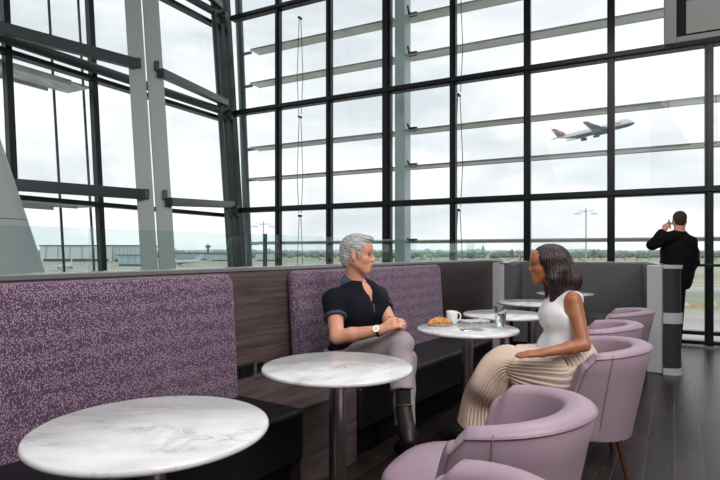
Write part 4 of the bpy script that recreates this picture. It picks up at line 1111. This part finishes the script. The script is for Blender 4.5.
    # shoes
    for an in (anL,anR):
        s = SDF(an-V(.35,.2,.13), an+V(.2,.3,.12), .005); td = V(-.93,.35,0).normalized()
        s.cap(an-td*.03+V(0,0,-.04), an+td*.12+V(0,0,-.075), .034,.030,.02); s.cap(an+td*.12+V(0,0,-.075), an+td*.2+V(0,0,-.085), .032,.022,.02); s.cap(an, an+V(0,0,.03), .036,.036,.02)
        s.cap(an-td*.04+V(0,0,-.05), an-td*.045+V(0,0,-.10), .02,.009,.01); s.mesh('shoe', M['leather'], t)
    # hair
    s = SDF(hc-V(.22,.22,.30), hc+V(.24,.22,.2), .0035)
    e = lambda c,r,k=.02,op='u',rot=None: s.ell(T(*c),[q*sc_ for q in r], np.array(R if rot is None else R@rot), k, op)
    e((-.022,0,.036),(.108,.090,.094)); 
    s.cap(T(-.055,0,.02), T(-.120,0,-.11), .096*sc_,.088*sc_,.03)
    s.cap(T(-.120,0,-.11), T(-.125,0,-.19), .088*sc_,.045*sc_,.03)
    for sy in (-1,1):
        s.cap(T(-.01,sy*.060,.03), T(-.030,sy*.078,-.09), .038*sc_,.036*sc_,.025); s.cap(T(-.030,sy*.078,-.09), T(-.02,sy*.07,-.24), .040*sc_,.018*sc_,.025); s.cap(T(-.06,sy*.06,-.05), T(-.075,sy*.065,-.22), .05*sc_,.026*sc_,.03)
    e((.095,0,-.035),(.080,.066,.105),.008,'s'); e((.10,0,-.01),(.062,.10,.085),.012,'s'); e((.07,0,-.13),(.062,.064,.10),.01,'s')
    def hw(X,Y,Z):
        ang = np.arctan2(Y-hc.y, X-hc.x-.05); return .0022*np.sin(ang*46+3*np.sin((Z-hc.z)*9))+.0013*np.sin(ang*95+2*np.sin((Z-hc.z)*14))
    s.warp(hw); s.mesh('hair', M['hair_dark'], t, relax=1)
    eyes(t,T,R,sc_,M['iris'],M['iris'],M['lips_w'])
woman()

# ---- standing man with phone
def stander():
    t = thing('person', 'man in black suit standing at the windows, phone at his ear', 'person', (0,0,0))
    D = 6.85; f = W.copy(); lf = V(-f.y,f.x,0)           # seen from behind: his left is at our left
    pel = P(669,296,D); waist = P(676,280,D); chest = P(679,252,D); nb = P(679,232.5,D)
    pel.z=.93; shL = P(666,239,D); shR = P(690,243,D-.1); elL = P(652,245,D-.02); wrL = P(664,230,D+.08); elR = P(694,262,D-.05); wrR = P(690,272,D+.2)
    hc = P(679.5,220.5,D+.03); R = rotm(math.atan2(f.y,f.x)+.15, 0); sc_=.98
    lo,hi = (3.3,6.3,-.02),(4.7,7.45,1.9)
    ft = pel.copy(); ft.z=.09
    def torso(s,g,k=.06):
        s.cap(pel-lf*.05,pel+lf*.05,.13+g,None,k); s.cap(pel,waist,.13+g,.125+g,k); s.cap(waist-lf*.04,chest-lf*.06,.12+g,.13+g,k); s.cap(waist+lf*.04,chest+lf*.06,.12+g,.13+g,k)
        s.cap(nb+V(0,0,-.03),shL,.06+g,.062+g,.04); s.cap(nb+V(0,0,-.03),shR,.06+g,.062+g,.04)
    s = SDF(lo,hi,.009); torso(s,0)
    for sh,el,wr in ((shL,elL,wrL),(shR,elR,wrR)): s.cap(sh,el,.055,.043,.02); s.cap(el,wr,.043,.03,.02)
    for sg in (-1,1): s.cap(pel+lf*sg*.09,ft+lf*sg*.06+V(0,0,.4),.085,.058,.02); s.cap(ft+lf*sg*.06+V(0,0,.4),ft+lf*sg*.06,.058,.04,.02)
    T = head(s,hc,R,sc_,False,np.array(nb+V(0,0,-.02)),.06)
    hand(s, wrL, T(.02,.095,.0)-np.array(wrL), V(-.8,-.5,.2), V(0,0,1), 1.0, .5, k=.006)
    hand(s, wrR, V(-.3,.4,-.3), V(.5,-.4,.5), V(0,0,1), 1.0, .5)
    s.mesh('body', M['skin_m'], t)
    s = SDF(lo,hi,.009); g=.022; torso(s,g)
    s.cap(waist,pel+V(0,0,-.09),.15,.165,.05)
    for sh,el,wr in ((shL,elL,wrL),(shR,elR,wrR)): s.cap(sh,el,.078,.062,.03); s.cap(el,wr-(wr-el)*.1,.062,.05,.02,clip=[(wr-(wr-el)*.12,wr-el)])
    s.cap(nb+V(0,0,.0),nb+V(0,0,.2),.066,.07,.01,'s'); s.plane(pel+V(0,0,-.12),(0,0,-1)); s.warp(wob(.004,22,1))
    s.mesh('suit_jacket', M['suit'], t)
    s = SDF(lo,hi,.009)
    for sg in (-1,1): s.cap(pel+lf*sg*.085+V(0,0,-.02),ft+lf*sg*.06,.105,.075,.03,clip=[(ft+V(0,0,-.03),(0,0,-1))])
    s.mesh('trousers', M['suit'], t)
    for sg in (-1,1):
        s = SDF(ft-V(.35,.35,.1),ft+V(.35,.45,.1),.008); c = ft+lf*sg*.06; s.cap(c-f*.05+V(0,0,-.045),c+f*.15+V(0,0,-.05),.042,.038,.02); s.mesh('shoe', M['shoe'], t)
    s = SDF(hc-V(.2,.2,.2),hc+V(.2,.2,.2),.005)
    e = lambda c,r,k=.02,op='u': s.ell(T(*c),[q*sc_ for q in r], np.array(R), k, op)
    e((-.018,0,.038),(.101,.081,.086)); e((-.065,0,-.02),(.046,.062,.058),.02); e((.09,0,-.03),(.09,.12,.09),.006,'s'); e((.04,0,-.08),(.09,.12,.085),.006,'s')
    for sy in (-1,1): e((-.012,sy*.085,-.008),(.022,.02,.034),.004,'s')
    s.mesh('hair', M['hair_short'], t)
    eyes(t,T,R,sc_,M['iris'],M['iris'],M['lips_m'])
    # phone
    c = Vector(T(.02,.108,-.045)); bm = B(); box(bm,-.005,.005,-.034,.034,-.06,.06)
    o = fin('mobile_phone', bm, M['black'], None, bevel=.003); o.location=c; o.rotation_euler=(.25,.2,math.atan2(f.y,f.x)+1.4); tag(o,'dark mobile phone held to the standing man\'s left ear','phone')
stander()

# ------------------------------------------------------------------ light
w = bpy.data.worlds.new('overcast'); sc.world = w; w.use_nodes = True; nt = w.node_tree
bg = nt.nodes['Background']
def WN(t): return nt.nodes.new(t)
tc = WN('ShaderNodeTexCoord'); mp = WN('ShaderNodeMapping'); mp.inputs['Scale'].default_value = (1.2,1.2,4.5)
nz = WN('ShaderNodeTexNoise'); nz.inputs['Scale'].default_value = 2.3; nz.inputs['Detail'].default_value = 6; nz.inputs['Distortion'].default_value=.4
cr_ = WN('ShaderNodeValToRGB'); e = cr_.color_ramp.elements; e[0].position=.33; e[0].color=(.64,.69,.72,1); e[1].position=.62; e[1].color=(.98,.985,.99,1)
nt.links.new(tc.outputs['Generated'],mp.inputs[0]); nt.links.new(mp.outputs[0],nz.inputs['Vector']); nt.links.new(nz.outputs['Fac'],cr_.inputs[0]); nt.links.new(cr_.outputs[0],bg.inputs['Color'])
bg.inputs['Strength'].default_value = 1.22
def area(name, loc, target, size, size_y, power, color=(1,1,1)):
    l = bpy.data.lights.new(name,'AREA'); l.shape='RECTANGLE'; l.size=size; l.size_y=size_y; l.energy=power; l.color=color
    o = bpy.data.objects.new(name,l); COL.objects.link(o); o.location=loc
    o.rotation_euler = (Vector(target)-Vector(loc)).to_track_quat('-Z','Y').to_euler(); return o
area('interior_fill_light', (2.4,-.6,4.4), (.6,3.4,.8), 4, 3.4, 290, (1,.975,.96))  # unseen fill added behind the camera to light the interior
area('interior_fill_light', (2.2,4.4,5.0), (1.6,4.6,.8), 2.5, 2.5, 90, (1,.98,.97))  # unseen fill added overhead to brighten the far tables, woman and booth
area('interior_fill_light', (-1.8,-.6,4.4), (-.4,3.0,.6), 3, 3, 70, (1,.975,.96))  # weaker unseen fill added on the left side

cam = bpy.data.cameras.new('camera'); co = bpy.data.objects.new('camera',cam); COL.objects.link(co)
co.location = (0,0,EYE); co.rotation_euler = (math.pi/2,0,0); cam.sensor_width = 36; cam.lens = F/720*36; cam.shift_y = (HY-240)/720; cam.clip_start=.05; cam.clip_end = 20000
sc.camera = co
sc.view_settings.view_transform='Standard'; sc.view_settings.look='None'; sc.view_settings.exposure=0; sc.view_settings.gamma=1; sc.view_settings.use_curve_mapping=False
